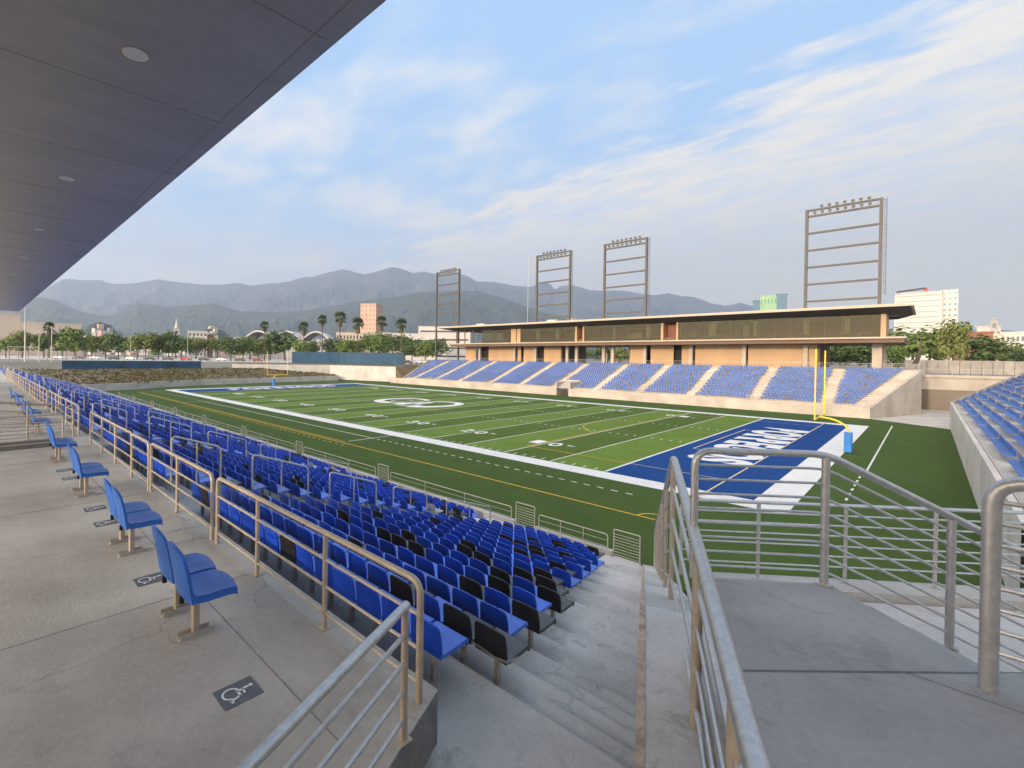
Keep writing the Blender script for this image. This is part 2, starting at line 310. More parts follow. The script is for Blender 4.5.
# ------------------------------------------------------------------ mesh helpers
class MB:
    def __init__(s): s.v = []; s.f = []; s.m = []; s.mi = 0
    def add(s, vs, fs):
        o = len(s.v); s.v.extend([tuple(map(float, p)) for p in vs]); s.f.extend([tuple(i+o for i in f) for f in fs]); s.m.extend([s.mi]*len(fs))
        return s
    def box(s, x0, x1, y0, y1, z0, z1):
        return s.add([(x0, y0, z0), (x1, y0, z0), (x1, y1, z0), (x0, y1, z0), (x0, y0, z1), (x1, y0, z1), (x1, y1, z1), (x0, y1, z1)],
                     [(0, 3, 2, 1), (4, 5, 6, 7), (0, 1, 5, 4), (1, 2, 6, 5), (2, 3, 7, 6), (3, 0, 4, 7)])
    def obox(s, c, ax, ay, hx, hy, z0, z1):
        """box with plan axes ax, ay (2D unit vectors), half sizes hx, hy"""
        P = []
        for z in (z0, z1):
            for sx, sy in ((-1, -1), (1, -1), (1, 1), (-1, 1)):
                P.append((c[0]+ax[0]*hx*sx+ay[0]*hy*sy, c[1]+ax[1]*hx*sx+ay[1]*hy*sy, z))
        return s.add(P, [(0, 3, 2, 1), (4, 5, 6, 7), (0, 1, 5, 4), (1, 2, 6, 5), (2, 3, 7, 6), (3, 0, 4, 7)])
    def prism(s, poly, z0, z1):
        """poly: plan outline (counter-clockwise); z0/z1 numbers or per-point lists"""
        k = len(poly)
        a = z0 if isinstance(z0, (list, tuple)) else [z0]*k
        b = z1 if isinstance(z1, (list, tuple)) else [z1]*k
        vs = [(p[0], p[1], a[i]) for i, p in enumerate(poly)]+[(p[0], p[1], b[i]) for i, p in enumerate(poly)]
        return s.add(vs, [tuple(range(k))[::-1], tuple(range(k, 2*k))]+[(i, (i+1) % k, k+(i+1) % k, k+i) for i in range(k)])
    def quad(s, *p): return s.add(p, [tuple(range(len(p)))])
    def tube(s, pts, r, n=8, cap=True):
        P = [Vector(p) for p in pts]
        k = len(P); rings = []
        t0 = (P[1]-P[0]).normalized()
        nrm = t0.orthogonal().normalized() if abs(t0.z) > 0.9 else Vector((0, 0, 1)).cross(t0).normalized()
        for i in range(k):
            if i == 0: t = t0
            elif i == k-1: t = (P[i]-P[i-1]).normalized()
            else: t = ((P[i+1]-P[i]).normalized()+(P[i]-P[i-1]).normalized()).normalized()
            nrm = (nrm-t*nrm.dot(t)).normalized(); bn = t.cross(nrm)
            rr = r[i] if isinstance(r, (list, tuple)) else r
            rings.append([P[i]+(nrm*math.cos(a)+bn*math.sin(a))*rr for a in [2*math.pi*j/n for j in range(n)]])
        vs = [p for q in rings for p in q]
        fs = [(i*n+j, i*n+(j+1) % n, (i+1)*n+(j+1) % n, (i+1)*n+j) for i in range(k-1) for j in range(n)]
        if cap: fs += [tuple(range(n))[::-1], tuple(range((k-1)*n, k*n))]
        return s.add(vs, fs)
    def build(s, name, mats, parent=None, smooth=False, bevel=0.0):
        me = bpy.data.meshes.new(name); me.from_pydata(s.v, [], s.f)
        for m in (mats if isinstance(mats, (list, tuple)) else [mats]): me.materials.append(m)
        if len(set(s.m)) > 1: me.polygons.foreach_set("material_index", s.m)
        if smooth:
            me.polygons.foreach_set("use_smooth", [True]*len(s.f))
        me.update()
        o = bpy.data.objects.new(name, me); COL.objects.link(o)
        if smooth: me.set_sharp_from_angle(angle=rad(40))
        if parent: o.parent = parent
        if bevel:
            b = o.modifiers.new("bevel", 'BEVEL'); b.width = bevel; b.segments = 2; b.limit_method = 'ANGLE'
        return o

def empty(name, loc=(0, 0, 0), rz=0):
    o = bpy.data.objects.new(name, None); COL.objects.link(o); o.location = loc; o.rotation_euler = (0, 0, rz); o.empty_display_size = 0.2
    return o
def tag(o, label=None, cat=None, group=None, kind=None):
    if label: o["label"] = label
    if cat: o["category"] = cat
    if group: o["group"] = group
    if kind: o["kind"] = kind
    return o
def structure(o): o["kind"] = "structure"; return o
def copy_tree(o, parent=None):
    c = o.copy(); COL.objects.link(c)
    if parent: c.parent = parent
    for ch in o.children: copy_tree(ch, c)
    return c
def fillet(pts, r, n=5):
    P = [Vector(p) for p in pts]; out = [P[0]]
    for i in range(1, len(P)-1):
        a, b, c = P[i-1], P[i], P[i+1]
        d1, d2 = (a-b), (c-b); q = min(r, d1.length*0.45, d2.length*0.45)
        p1, p2 = b+d1.normalized()*q, b+d2.normalized()*q
        for k in range(n+1):
            t = k/n; out.append(p1*(1-t)**2+b*2*t*(1-t)+p2*t*t)
    out.append(P[-1]); return out

ORD = ["zeroth", "first", "second", "third", "fourth", "fifth", "sixth", "seventh", "eighth", "ninth", "tenth", "eleventh", "twelfth",
       "thirteenth", "fourteenth", "fifteenth", "sixteenth", "seventeenth", "eighteenth", "nineteenth", "twentieth"]
def ordinal(k):
    if k <= 20: return ORD[k]
    tens = {2: "twenty", 3: "thirty", 4: "forty", 5: "fifty", 6: "sixty"}[k//10]
    if k % 10 == 0: return {2: "twentieth", 3: "thirtieth", 4: "fortieth", 5: "fiftieth", 6: "sixtieth"}[k//10]
    return tens+"-"+ORD[k % 10]

# ================================================================== GROUND, FIELD
FLX, FLY = 120*YD, 53.333*YD                 # field with end zones
turf = MB()
TP = [(18.2, -14.9), (18.2, 62.0), (-118.4, 62.0), (-118.4, 55), (-117.4, 27), (-114.8, 10), (-111.7, 1.9), (-107, -6), (-103.8, -15.9), (9.3, -15.9), (18.2, -7.8)]
turf.add([(x, y, 0) for x, y in TP[1:]], [tuple(range(len(TP)-1))])
structure(turf.build("turf", M['turf']))

Z1, Z2, Z3 = 0.004, 0.008, 0.012
def strip(mb, x0, x1, y0, y1, z): mb.quad((x0, y0, z), (x1, y0, z), (x1, y1, z), (x0, y1, z))
ez = MB()
strip(ez, 0.05, 10*YD, 0, FLY, Z1); structure(ez.build("end_zone", M['field_blue']))
ez = MB(); strip(ez, -110*YD, -100*YD-.05, 0, FLY, Z1); structure(ez.build("end_zone", M['field_blue']))
bw = 2*YD; fl = MB()
# six-foot white border
strip(fl, -110*YD, 10*YD, -bw, 0, Z1); strip(fl, -110*YD, 10*YD, FLY, FLY+bw, Z1)
strip(fl, 10*YD, 10*YD+bw, -bw, FLY+bw, Z1); strip(fl, -110*YD-bw, -110*YD, -bw, FLY+bw, Z1)
for k in range(0, 21):                        # goal lines and five-yard lines
    x = -k*5*YD; w = 0.10 if k in (0, 20) else 0.06
    strip(fl, x-w, x+w, 0.15, FLY-0.15, Z2)
for k in range(1, 100):                       # one-yard hash marks
    if k % 5 == 0: continue
    x = -k*YD
    for y in (0.25, 18.29-0.3, FLY-18.29-0.3, FLY-0.86):
        strip(fl, x-0.05, x+0.05, y, y+0.61, Z1)
for k in range(-4, 112):                      # dashed restraining line outside the border
    if -70 < -k < -25 and False: continue
    x = -k*YD
    if not (22 < -x < 70): strip(fl, x-0.22, x+0.22, -4.37, -4.25, Z1)
strip(fl, -70, -22.06, -4.37, -4.25, Z1)
for x in (-22, -70): strip(fl, x-0.06, x+0.06, -7.2, -4.37, Z1); 
for x in (-22, -70): strip(fl, x-0.06, x+0.06, -4.25, -1.9, Z1)
strip(fl, 12.95, 13.07, 15.5, 53.7, Z1)
for k in range(7): strip(fl, 12.78, 12.9, 4.2+k*1.6, 4.9+k*1.6, Z1)
structure(fl.build("field_lines", M['field_white']))
yl = MB()
strip(yl, -97.5, 6.6, -8.06, -7.92, Z1)
strip(yl, -97.5, -22.0, -7.62, -7.50, Z1)
for k in range(0, 46): strip(yl, -66+k*1.0, -66+k*1.0+0.45, -8.75, -8.63, Z1)
for k in range(8):                            # corner arc
    a0, a1 = math.pi/2+k*math.pi/16, math.pi/2+(k+1)*math.pi/16
    P = [(6.6+rr*math.cos(a), -7.9+rr*math.sin(a), Z1) for rr, a in ((0.85, a0), (0.97, a0), (0.97, a1), (0.85, a1))]
    yl.quad(*P[::-1])
SG, CY = 6.7, 26.667*YD                       # second (soccer) marking
strip(yl, SG-16.2-.06, SG-16.2+.06, CY-20.16, CY+20.16, 0.016)
strip(yl, SG-16.14, -0.2, CY-20.22, CY-20.10, 0.016); strip(yl, SG-16.14, -0.2, CY+20.10, CY+20.22, 0.016)
pc = SG-11
for k in range(24):
    a0, a1 = rad(127+k*106/24), rad(127+(k+1)*106/24)
    P = [(pc+rr*math.cos(a), CY+rr*math.sin(a), 0.016) for rr, a in ((9.09, a0), (9.21, a0), (9.21, a1), (9.09, a1))]
    yl.quad(*P[::-1])
structure(yl.build("field_lines", M['field_yellow']))
tl = MB()
strip(tl, SG-.06, SG+.06, -1.8, FLY+1.5, 0.016)
strip(tl, SG-5.56, SG-5.44, CY-9.16, CY+9.16, 0.016)
for s_ in (-1, 1): strip(tl, SG-5.44, SG-.06, CY+s_*9.16-.06, CY+s_*9.16+.06, 0.016)
for s_ in (-1, 1): strip(tl, .15, SG-.06, CY+s_*20.16-.05, CY+s_*20.16+.05, 0.016)
structure(tl.build("field_lines", M['field_tan']))

def text_mesh(txt, cx, cy, z, right, up, w, h, material, name, bold=0.0, space=1.0):
    cu = bpy.data.curves.new("t", 'FONT'); cu.body = txt; cu.align_x = 'CENTER'; cu.offset = bold; cu.space_character = space
    ob = bpy.data.objects.new("t", cu); COL.objects.link(ob)
    dg = bpy.context.evaluated_depsgraph_get(); me = bpy.data.meshes.new_from_object(ob.evaluated_get(dg))
    bpy.data.objects.remove(ob); bpy.data.curves.remove(cu)
    co = np.zeros(len(me.vertices)*3); me.vertices.foreach_get("co", co); co = co.reshape(-1, 3)
    mn, mx = co.min(0), co.max(0)
    a = (co[:, 0]-(mn[0]+mx[0])/2)/(mx[0]-mn[0])*w; b = (co[:, 1]-(mn[1]+mx[1])/2)/(mx[1]-mn[1])*h
    rt, up = np.array(right), np.array(up)
    P = np.array([cx, cy, z])+a[:, None]*rt+b[:, None]*up
    me.vertices.foreach_set("co", P.ravel()); me.materials.clear(); me.materials.append(material); me.update()
    o = bpy.data.objects.new(name, me); COL.objects.link(o); return o
structure(text_mesh("BORREGOS", 4.35, 24.1, Z3, (0, -1, 0), (1, 0, 0), 28.0, 4.7, M['field_white'], "end_zone_lettering", bold=0.055, space=1.12))
structure(text_mesh("BORREGOS", -105*YD, 24.4, Z3, (0, 1, 0), (-1, 0, 0), 28.0, 4.7, M['field_white'], "end_zone_lettering", bold=0.055, space=1.12))
for k in range(10, 100, 10):
    n_ = str(k if k <= 50 else 100-k); x = -k*YD
    for dx, ch in ((-0.95, n_[0]), (0.95, n_[1])):
        structure(text_mesh(ch, x+dx, 6.95, Z3, (1, 0, 0), (0, 1, 0), 1.15, 1.83, M['field_white'], "yard_number", bold=0.02))
        structure(text_mesh(ch, x-dx, FLY-6.95, Z3, (-1, 0, 0), (0, -1, 0), 1.15, 1.83, M['field_white'], "yard_number", bold=0.02))
    if k != 50:
        am = MB(); s_ = 1 if k < 50 else -1
        for y in (7.35, FLY-7.35): 
            tri = [(x+s_*2.0, y-.22, Z3), (x+s_*2.9, y, Z3), (x+s_*2.0, y+.22, Z3)]
            am.add(tri if s_ > 0 else tri[::-1], [(0, 1, 2)])
        structure(am.build("yard_arrow", M['field_white']))
# midfield emblem: two curled white horns with a pale patch between them
def ring(mb, cx, cy, ro, ri, a0, a1, z, sx=1, sy=1, taper=0.0):
    n = 28
    for k in range(n):
        ta, tb = k/n, (k+1)/n
        A, B = rad(a0+(a1-a0)*ta), rad(a0+(a1-a0)*tb)
        ia, ib = ri+(ro-ri)*taper*ta*0.9, ri+(ro-ri)*taper*tb*0.9
        P = [(cx+sx*q*math.cos(t), cy+sy*q*math.sin(t), z) for q, t in ((ia, A), (ro, A), (ro, B), (ib, B))]
        mb.quad(*(P if (a1 > a0) else P[::-1]))
lg = MB()
ring(lg, -51.3, 24.8, 5.4, 3.1, 300, 45, Z3, 0.82, 1.05, 0.6)
ring(lg, -42.6, 24.6, 5.6, 3.1, -100, 200, Z3, 0.75, 1.1, 0.75)
for x0, x1, y0, y1 in ((-48.6, -45.6, 20.0, 22.6), (-47.6, -44.4, 22.6, 26.5)): strip(lg, x0, x1, y0, y1, Z3)
structure(lg.build("midfield_emblem", M['field_white']))
lg = MB(); strip(lg, -46.6, -43.6, 18.4, 20.0, Z3); strip(lg, -44.4, -43.0, 20.0, 22.6, Z3)
ring(lg, -51.3, 24.8, 2.2, 1.5, 30, 330, Z3, 0.8, 1.1)
structure(lg.build("midfield_emblem", M['field_grey']))

# outer ground around the sunken bowl, out to the mountains
GZ = 5.3
g = MB()
E_ = 16000
hole = (-156.0, 62.0, -56.0, 92.6)          # x0,x1,y0,y1 of the bowl
hx0, hx1, hy0, hy1 = hole
for (a, b, c, d) in ((-E_, E_, -E_, hy0), (-E_, E_, hy1, E_), (-E_, hx0, hy0, hy1), (hx1, E_, hy0, hy1)):
    g.quad((a, c, GZ), (b, c, GZ), (b, d, GZ), (a, d, GZ))
for p, q in (((hx0, hy0), (hx1, hy0)), ((hx1, hy0), (hx1, hy1)), ((hx1, hy1), (hx0, hy1)), ((hx0, hy1), (hx0, hy0))): g.quad((*p, -.3), (*q, -.3), (*q, GZ), (*p, GZ))
g.quad((hx0, hy0, -.3), (hx1, hy0, -.3), (hx1, hy1, -.3), (hx0, hy1, -.3))
structure(g.build("ground", M['ground']))
# scrub slope and kerb wall behind the far end zone
KP = [(-103.9, -34.0), (-103.9, -16.0), (-107, -6), (-111.7, 1.9), (-114.8, 10), (-117.4, 27), (-118.4, 42), (-118.6, 55)]
BP = [(-141, -34), (-141, -16), (-141, -2), (-141, 8), (-141, 18), (-141, 32), (-141, 46), (-141, 58)]
kw = MB()
for i in range(len(KP)-1):
    a, b = KP[i], KP[i+1]
    d = np.array(b)-np.array(a); nn = np.array([-d[1], d[0]])/np.linalg.norm(d)*0.35
    a2, b2 = np.array(a)+nn, np.array(b)+nn
    kw.add([(*a, 0), (*b, 0), (*b, 1.55), (*a, 1.55), (*a2, 1.55), (*b2, 1.55), (*a2, 0.2), (*b2, 0.2)], [(1, 0, 3, 2), (2, 3, 4, 5), (5, 4, 6, 7)])
tag(kw.build("retaining_wall", M['conc_wall']), "low pale concrete kerb wall curving round behind the far end zone", "wall")
CRZ = 3.7
bm_ = MB(); NB = 14
rr_ = random.Random(3)
grid = []
for i in range(len(KP)):
    for sub in range(4 if i < len(KP)-1 else 1):
        t = sub/4
        k0 = np.array(KP[i])*(1-t)+np.array(KP[min(i+1, len(KP)-1)])*t
        b0 = np.array(BP[i])*(1-t)+np.array(BP[min(i+1, len(BP)-1)])*t
        row = []
        for j in range(NB+1):
            s = j/NB; p = k0*(1-s)+b0*s
            z = 1.35+(CRZ-1.35)*min(1, s*1.15)+(rr_.uniform(-.18, .18) if 0 < j < NB-1 else 0)
            row.append((p[0]-(0.35 if j == 0 else 0), p[1], z if s < .88 else CRZ))
        grid.append(row)
W_ = NB+1
bm_.add([p for r_ in grid for p in r_], [(i*W_+j, i*W_+j+1, (i+1)*W_+j+1, (i+1)*W_+j) for i in range(len(grid)-1) for j in range(NB)])
structure(bm_.build("earth_slope", M['soil']))
m = MB(); m.quad((-141, -56, CRZ), (-141, 60, CRZ), (-156, 60, GZ), (-156, -56, GZ)); structure(m.build("verge", M['ground']))
sh = MB()                                     # scrub growing on the slope
for _ in range(4200):
    i = rr_.randrange(len(grid)-1); j = rr_.uniform(0.5, NB-1)
    j0 = int(j); a = np.array(grid[i][j0]); b = np.array(grid[i+1][min(j0+1, NB)])
    p = a+(b-a)*np.array([rr_.random(), rr_.random(), 0.5]); h = rr_.uniform(.1, .32); w = rr_.uniform(.12, .4)
    for q in range(3):
        an = rr_.uniform(0, 6.28)
        c_, s_ = math.cos(an)*w, math.sin(an)*w
        sh.mi = 0 if rr_.random() < 0.6 else 1
        sh.quad((p[0]-c_, p[1]-s_, p[2]-.1), (p[0]+c_, p[1]+s_, p[2]-.1), (p[0]+c_*.5+rr_.uniform(-.1, .1), p[1]+s_*.5, p[2]+h), (p[0]-c_*.6, p[1]-s_*.6, p[2]+h*.8))
tag(sh.build("scrub", [M['palm_dead'], M['leaf_b']]), kind="stuff")

# mountains and foothills: full relief, profile from the ridge line seen in the photo
from mathutils import noise as mnoise
def relief(name, prof, dist, depth, front, material, amp, seed, base=0.0):
    us = [p[0] for p in prof]; vs = [p[1] for p in prof]
    cols = np.linspace(us[0], us[-1], 640); NR = 44
    V = []; Fc = []
    for u in cols:
        v = np.interp(u, us, vs)
        top = at(u, v, D=dist); H = top[2]-GZ
        dxy = (top-CAM)[:2]; L = np.linalg.norm(dxy); dr = dxy/L
        for j in range(NR):
            s = j/(NR-1)
            if s <= 0.7:
                q = s/0.7; r = L-front*(1-q); hh = H*(q**1.35)
            else:
                q = (s-0.7)/0.3; r = L+depth*q; hh = H*(1-0.75*q)
            x, y = CAM[0]+dr[0]*r, CAM[1]+dr[1]*r
            w = min(1, 3*abs(s-0.7)+0.04)*min(1, s*6)
            nz = mnoise.ridged_multi_fractal(Vector((x/ (dist*.11)+seed, y/(dist*.11), seed*.7)), 0.9, 2.1, 6, 1.0, 2.0)
            n2 = mnoise.ridged_multi_fractal(Vector((x/(dist*.035)+seed, y/(dist*.035), seed*.3)), 1.0, 2.1, 4, 1.0, 2.0)
            hh += amp*(nz-1.1)*w+amp*.30*(n2-1.1)*min(1, w+.12)
            V.append((x, y, GZ-2+max(0, hh)))
    nc = len(cols)
    Fc = [(i*NR+j, (i+1)*NR+j, (i+1)*NR+j+1, i*NR+j+1) for i in range(nc-1) for j in range(NR-1)]
    m = MB(); m.add(V, Fc); return structure(m.build(name, material, smooth=False))
RIDGE = [(-160, 300), (0, 298), (40, 292), (62, 279), (100, 280), (113, 284), (137, 283), (158, 279), (178, 282), (200, 284), (225, 284), (238, 282.5),
         (250, 285), (262, 284), (285, 282), (300, 278), (318, 275), (330, 271), (342, 269.5), (352, 270.5), (365, 274), (378, 270), (392, 267), (402, 268.5),
         (412, 273), (425, 271), (440, 275), (455, 274), (465, 275), (478, 281), (495, 282), (510, 285), (530, 287), (543, 283), (549, 283), (555, 290), (560, 286), (570, 284),
         (580, 287), (590, 290), (605, 291), (620, 290), (640, 293), (655, 295), (668, 293), (680, 296), (695, 297), (710, 302), (725, 306), (740, 303),
         (750, 305), (770, 309), (800, 314), (830, 318), (860, 325), (900, 333), (960, 332), (990, 327), (1010, 330), (1050, 336)]
FOOT = [(-160, 305), (20, 301), (40, 297), (52, 299), (65, 304), (80, 310), (95, 315), (110, 315), (125, 309), (138, 302.5), (150, 304), (165, 306),
        (180, 305.5), (200, 305), (212, 302.5), (222, 306), (240, 311), (270, 312), (300, 311), (330, 306), (360, 300), (390, 297), (420, 292), (450, 290),
        (475, 290.5), (500, 296), (520, 304), (545, 312), (570, 320), (620, 334), (700, 343), (900, 350)]
relief("mountains", RIDGE, 7600, 2500, 3300, M['mountain'], 230, 3.3)
relief("foothills", FOOT, 4200, 1200, 1500, M['foothill'], 110, 8.1)
hz = MB(); hz.box(-9800, 3000, -1200, 9400, GZ-6.5, 1950)
def haze_mat(dens):
    m = bpy.data.materials.new("evening_haze"); m.use_nodes = True; n, l = m.node_tree.nodes, m.node_tree.links
    n.remove(n["Principled BSDF"]); v = n.new("ShaderNodeVolumePrincipled"); v.inputs["Density"].default_value = dens
    v.inputs["Color"].default_value = (0.62, 0.78, 1.0, 1); v.inputs["Anisotropy"].default_value = 0.1
    l.new(v.outputs[0], n["Material Output"].inputs["Volume"]); return m
HAZE = 0.00014
if HAZE > 0:
    tag(hz.build("haze", haze_mat(HAZE)), kind="stuff")

# ================================================================== NEAR GRANDSTAND
NR_ = 18
def row_y(r): return -29.75+0.7*r
def row_z(r): return 4.74-0.215*r
PA = np.array([9.28, -16.2]); PB = np.array([14.89, -30.42])     # line of the corner stair wall
def xm(y): t = (y-PA[1])/(PB[1]-PA[1]); return PA[0]+(PB[0]-PA[0])*t
XL = -112.0
st = MB()
for r in range(-6, NR_):
    y0, y1 = row_y(r)-.28, row_y(r)+.42; z = row_z(r) if r >= 0 else 4.58; z2 = (row_z(r+1) if r >= -1 else 4.58) if r < NR_-1 else 0.85
    xl = XL if r >= 0 else 10.0
    if r == 0: 
        st.quad((XL, -30.6, z), (10.0, -30.6, z), (10.0, y0, z), (XL, y0, z)); st.box(10.0, xm(-31.2)-.05, -31.3, y0-.001, 4.3, z)
    st.quad((xl, y0, z), (xm(y0)+.1, y0, z), (xm(y1)+.1, y1, z), (xl, y1, z))
    st.quad((xl, y1, z2), (xl, y1, z), (xm(y1)+.1, y1, z), (xm(y1)+.1, y1, z2))
    # half steps of the corner stairway
    hw = 1.2 if r >= 0 else 3
    for (a, b) in ([] if r < 0 else [(xm(y1)-1.12, xm(y1)+.05)] if r >= 0 else [(12.95+.395*(-30.4-y1), xm(y1)+.05)]):
        zz_ = z2+(z-z2)/2
        st.quad((a, y1, zz_), (b, y1, zz_), (b, y1+.34, zz_), (a, y1+.34, zz_))
        st.quad((a, y1+.34, z2+.001), (a, y1+.34, zz_), (b, y1+.34, zz_), (b, y1+.34, z2+.001))
        st.quad((a, y1, z2+.001), (a, y1, zz_), (a, y1+.34, zz_), (a, y1+.34, z2+.001))
yb = row_y(NR_-1)+.42
st.quad((XL, yb, .85), (xm(yb)+.1, yb, .85), (9.3, -16.1, .85), (XL, -16.1, .85))
stand = empty("grandstand", (-40, -30, 0))
tag(stand, "long concrete grandstand terrace full of dark blue seats beside the near sideline", "grandstand")
def attach(o, parent):
    o.parent = parent; o.matrix_parent_inverse = Matrix.Translation(-parent.location); return o
attach(st.build("terrace_steps", M['conc_step']), stand)
AISLES = [4.2-9.8*k for k in range(0, 12)]
fw = MB(); gx = [(a-.5, a+.5) for a in AISLES]+[(8.1, 9.1)]
xs = sorted([XL]+[q for p in gx for q in p]+[9.15])
segs = []; cur = XL
for a, b in sorted(gx):
    segs.append((cur, a)); cur = b
for a, b in segs:
    fw.box(a, b, -16.1, -15.9, 0, 1.05)
for a, b in gx: fw.box(a+.001, b-.001, -16.09, -15.91, 0, .85)
attach(fw.build("front_wall", M['conc_wall']), stand)
asl = MB()                                    # light half-steps in the aisles
for ax in AISLES:
    asl = MB()
    for r in range(0, NR_):
        y1 = row_y(r)+.42; z = row_z(r); z2 = row_z(r+1) if r < NR_-1 else .85
        asl.box(ax-.58, ax+.58, y1+.001, y1+.34, z2-.02, z2+(z-z2)/2)
    asl.box(ax-.58, ax+.58, -30.39, -30.05, row_z(0)-.02, 5.02)
    attach(asl.build("aisle_steps", M['conc_step']), stand)
# concourse slab with a stair opening, dark edge
cs = MB()
HX0, HX1 = -3.9, -2.1
KX = 13.2+15.6*.395
cs.prism([(HX1, -46), (KX, -46), (13.2, -30.4), (HX1, -30.4)], 4.85, 5.3)
cs.prism([(-90, -46), (HX0, -46), (HX0, -30.4), (-90, -30.4)], 4.85, 5.3)
cs.prism([(HX0, -30.95), (HX1, -30.95), (HX1, -30.4), (HX0, -30.4)], 4.851, 5.299)
attach(cs.build("concourse_slab", M['conc_walk']), stand)
cj = MB()
for x in (10.0, 5.1, 0.2, -8, -14, -20, -26): cj.box(x-.006, x+.006, -45.9, -30.7, 5.29, 5.3025)
cj.box(HX1+.02, 13.1, -31.335, -31.325, 5.29, 5.3025); cj.box(HX1+.02, 13.1, -34.0, -33.99, 5.29, 5.3025)
attach(cj.build("expansion_joint", M['conc_dark']), stand)
ce = MB(); ce.prism([(KX+.003, -46), (KX+.02, -46), (13.22, -30.42), (13.203, -30.42)], 4.86, 5.285)
attach(ce.build("slab_edge", M['conc_dark']), stand)
ce = MB(); ce.box(HX0+.003, HX0+.02, -45.9, -30.96, 4.9, 5.28); attach(ce.build("slab_edge", M['conc_dark']), stand)
ce = MB(); ce.box(HX1-.02, HX1-.003, -45.9, -30.96, 4.9, 5.28)
attach(ce.build("slab_edge", M['conc_dark']), stand)
cw = MB(); cw.prism([(KX-.25, -46), (KX-.08, -46), (13.12, -30.5), (12.95, -30.5)], 2.0, 4.84)
attach(cw.build("under_wall", M['conc_wall']), stand)
cw = MB(); cw.box(-90, 12.94, -30.52, -30.45, 4.2, 4.84)
attach(cw.build("under_wall", M['conc_wall']), stand)
vh = MB()
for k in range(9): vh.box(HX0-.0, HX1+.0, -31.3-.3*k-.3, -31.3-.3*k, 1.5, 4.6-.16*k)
attach(vh.build("vomitory_steps", M['black_void']), stand)  # steps coloured near black for the shade down the opening

# ---- seats -------------------------------------------------------------
def seat_parts(hi=True):
    """returns (pan MB, back MB, bracket MB); origin on the tread under the bracket, seat faces +Y"""
    nx = 8 if hi else 2
    def sheet(prof, th_dir):
        m = MB(); k = len(prof); V = []
        for (y, z, w, sag) in prof:
            for i in range(nx+1):
                t = -1+2*i/nx
                V.append((t*w, y-sag[0]*(t*t), z+sag[1]*(t*t)))
        n = nx+1; top = len(V)
        V2 = [(x, y+th_dir[0], z+th_dir[1]) for x, y, z in V]
        F = [(j*n+i, j*n+i+1, (j+1)*n+i+1, (j+1)*n+i) for j in range(k-1) for i in range(nx)]
        Fb = [tuple(top+q for q in f[::-1]) for f in F]
        side = []
        for j in range(k-1):
            side += [(j*n, (j+1)*n, top+(j+1)*n, top+j*n), ((j+1)*n+nx, j*n+nx, top+j*n+nx, top+(j+1)*n+nx)]
        for i in range(nx):
            side += [(i+1, i, top+i, top+i+1), ((k-1)*n+i, (k-1)*n+i+1, top+(k-1)*n+i+1, top+(k-1)*n+i)]
        m.add(V+V2, F+Fb+side); return m
    pan = [(.30, .375, .205, (0, 0)), (.30, .405, .222, (0, .004)), (.27, .42, .228, (0, .010)), (.10, .402, .23, (0, .014)), (-.06, .392, .228, (0, .014)), (-.125, .40, .222, (0, .012))]
    back = [(-.128, .36, .220, (-.0, 0)), (-.14, .44, .224, (-.012, 0)), (-.155, .54, .222, (-.018, 0)), (-.168, .64, .212, (-.016, 0)), (-.173, .685, .196, (-.012, -.006)), (-.176, .705, .165, (-.008, -.012))]
    if not hi:
        pan = [pan[1], pan[-1]]; back = [back[0], back[3], back[5]]
    P = sheet(pan, (0, -.03) if not hi else (0, -.045)); B = sheet(back, (.022, 0))
    K = MB(); K.box(-.025, .025, -.03, .03, 0, .36); K.box(-.2, .2, -.05, .0, .33, .36)
    return P, B, K
sp, sb, sk = seat_parts(True)
def make_seat(material, pan_mat, name="stadium_seat"):
    root = empty(name)
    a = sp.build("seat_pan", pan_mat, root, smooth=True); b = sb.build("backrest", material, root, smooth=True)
    c = sk.build("bracket", M['galv_dull'], root)
    return root
SEAT_P = 0.5
spots = []                                    # every seat of the near stand: row, index from corner stair, x, y, z
black_known = {(1, 0), (3, 0), (5, 0), (6, 0), (7, 0), (9, 0), (17, 0), (6, 3), (6, 4), (4, 6), (4, 7), (7, 4), (5, 7), (10, 2), (11, 3)}
for r in range(NR_):
    y, z = row_y(r), row_z(r)
    xe = xm(y)-1.17; x = 12.8+SEAT_P*math.floor((xe-.25-12.8)/SEAT_P+1e-6) if r else 12.5
    i = 0
    while x > XL+.5:
        if not any(abs(x-a) < .85 for a in AISLES):
            spots.append((r, i, x, y, z)); i += 1
        x -= SEAT_P
inview = []
for s in spots:
    u, v, d = to_px((s[2], s[3], s[4]+.5))
    if d > 0 and -8 < u < 1032 and -10 < v < 790: inview.append((d, s))
inview.sort(key=lambda q: np.linalg.norm(np.array(q[1][2:])-CAM))
near = [q[1] for q in inview[:290]]; nearset = {(s[0], s[1]) for s in near}
proto_b, proto_k = None, None
rs = random.Random(11)
for (r, i, x, y, z) in near:
    blk = (r, i) in black_known or (i > 0 and rs.random() < 0.13)
    if blk:
        o = proto_k = make_seat(M['seat_black'], M['seat_pan_black']) if proto_k is None else proto_k
        o = proto_k if not proto_k.get("label") else copy_tree(proto_k)
    else:
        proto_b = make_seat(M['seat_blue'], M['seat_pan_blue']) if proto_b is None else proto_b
        o = proto_b if not proto_b.get("label") else copy_tree(proto_b)
    o.location = (x, y, z); o.rotation_euler = (rs.uniform(-.022, .022), 0, rs.uniform(-.03, .03))
    taped = (r, i) == (1, 0)
    c_ = "black" if blk else "blue"
    lab = "%s plastic seat, %s row below the concourse, %s from the corner stairway" % (c_, ordinal(r+1), ordinal(i+1))
    if taped:
        lab = "black plastic seat with tape round its back, second row, beside the corner stairway"
    tag(o, lab, "stadium seat", "seats of the near grandstand")
    if taped: seat_taped = o
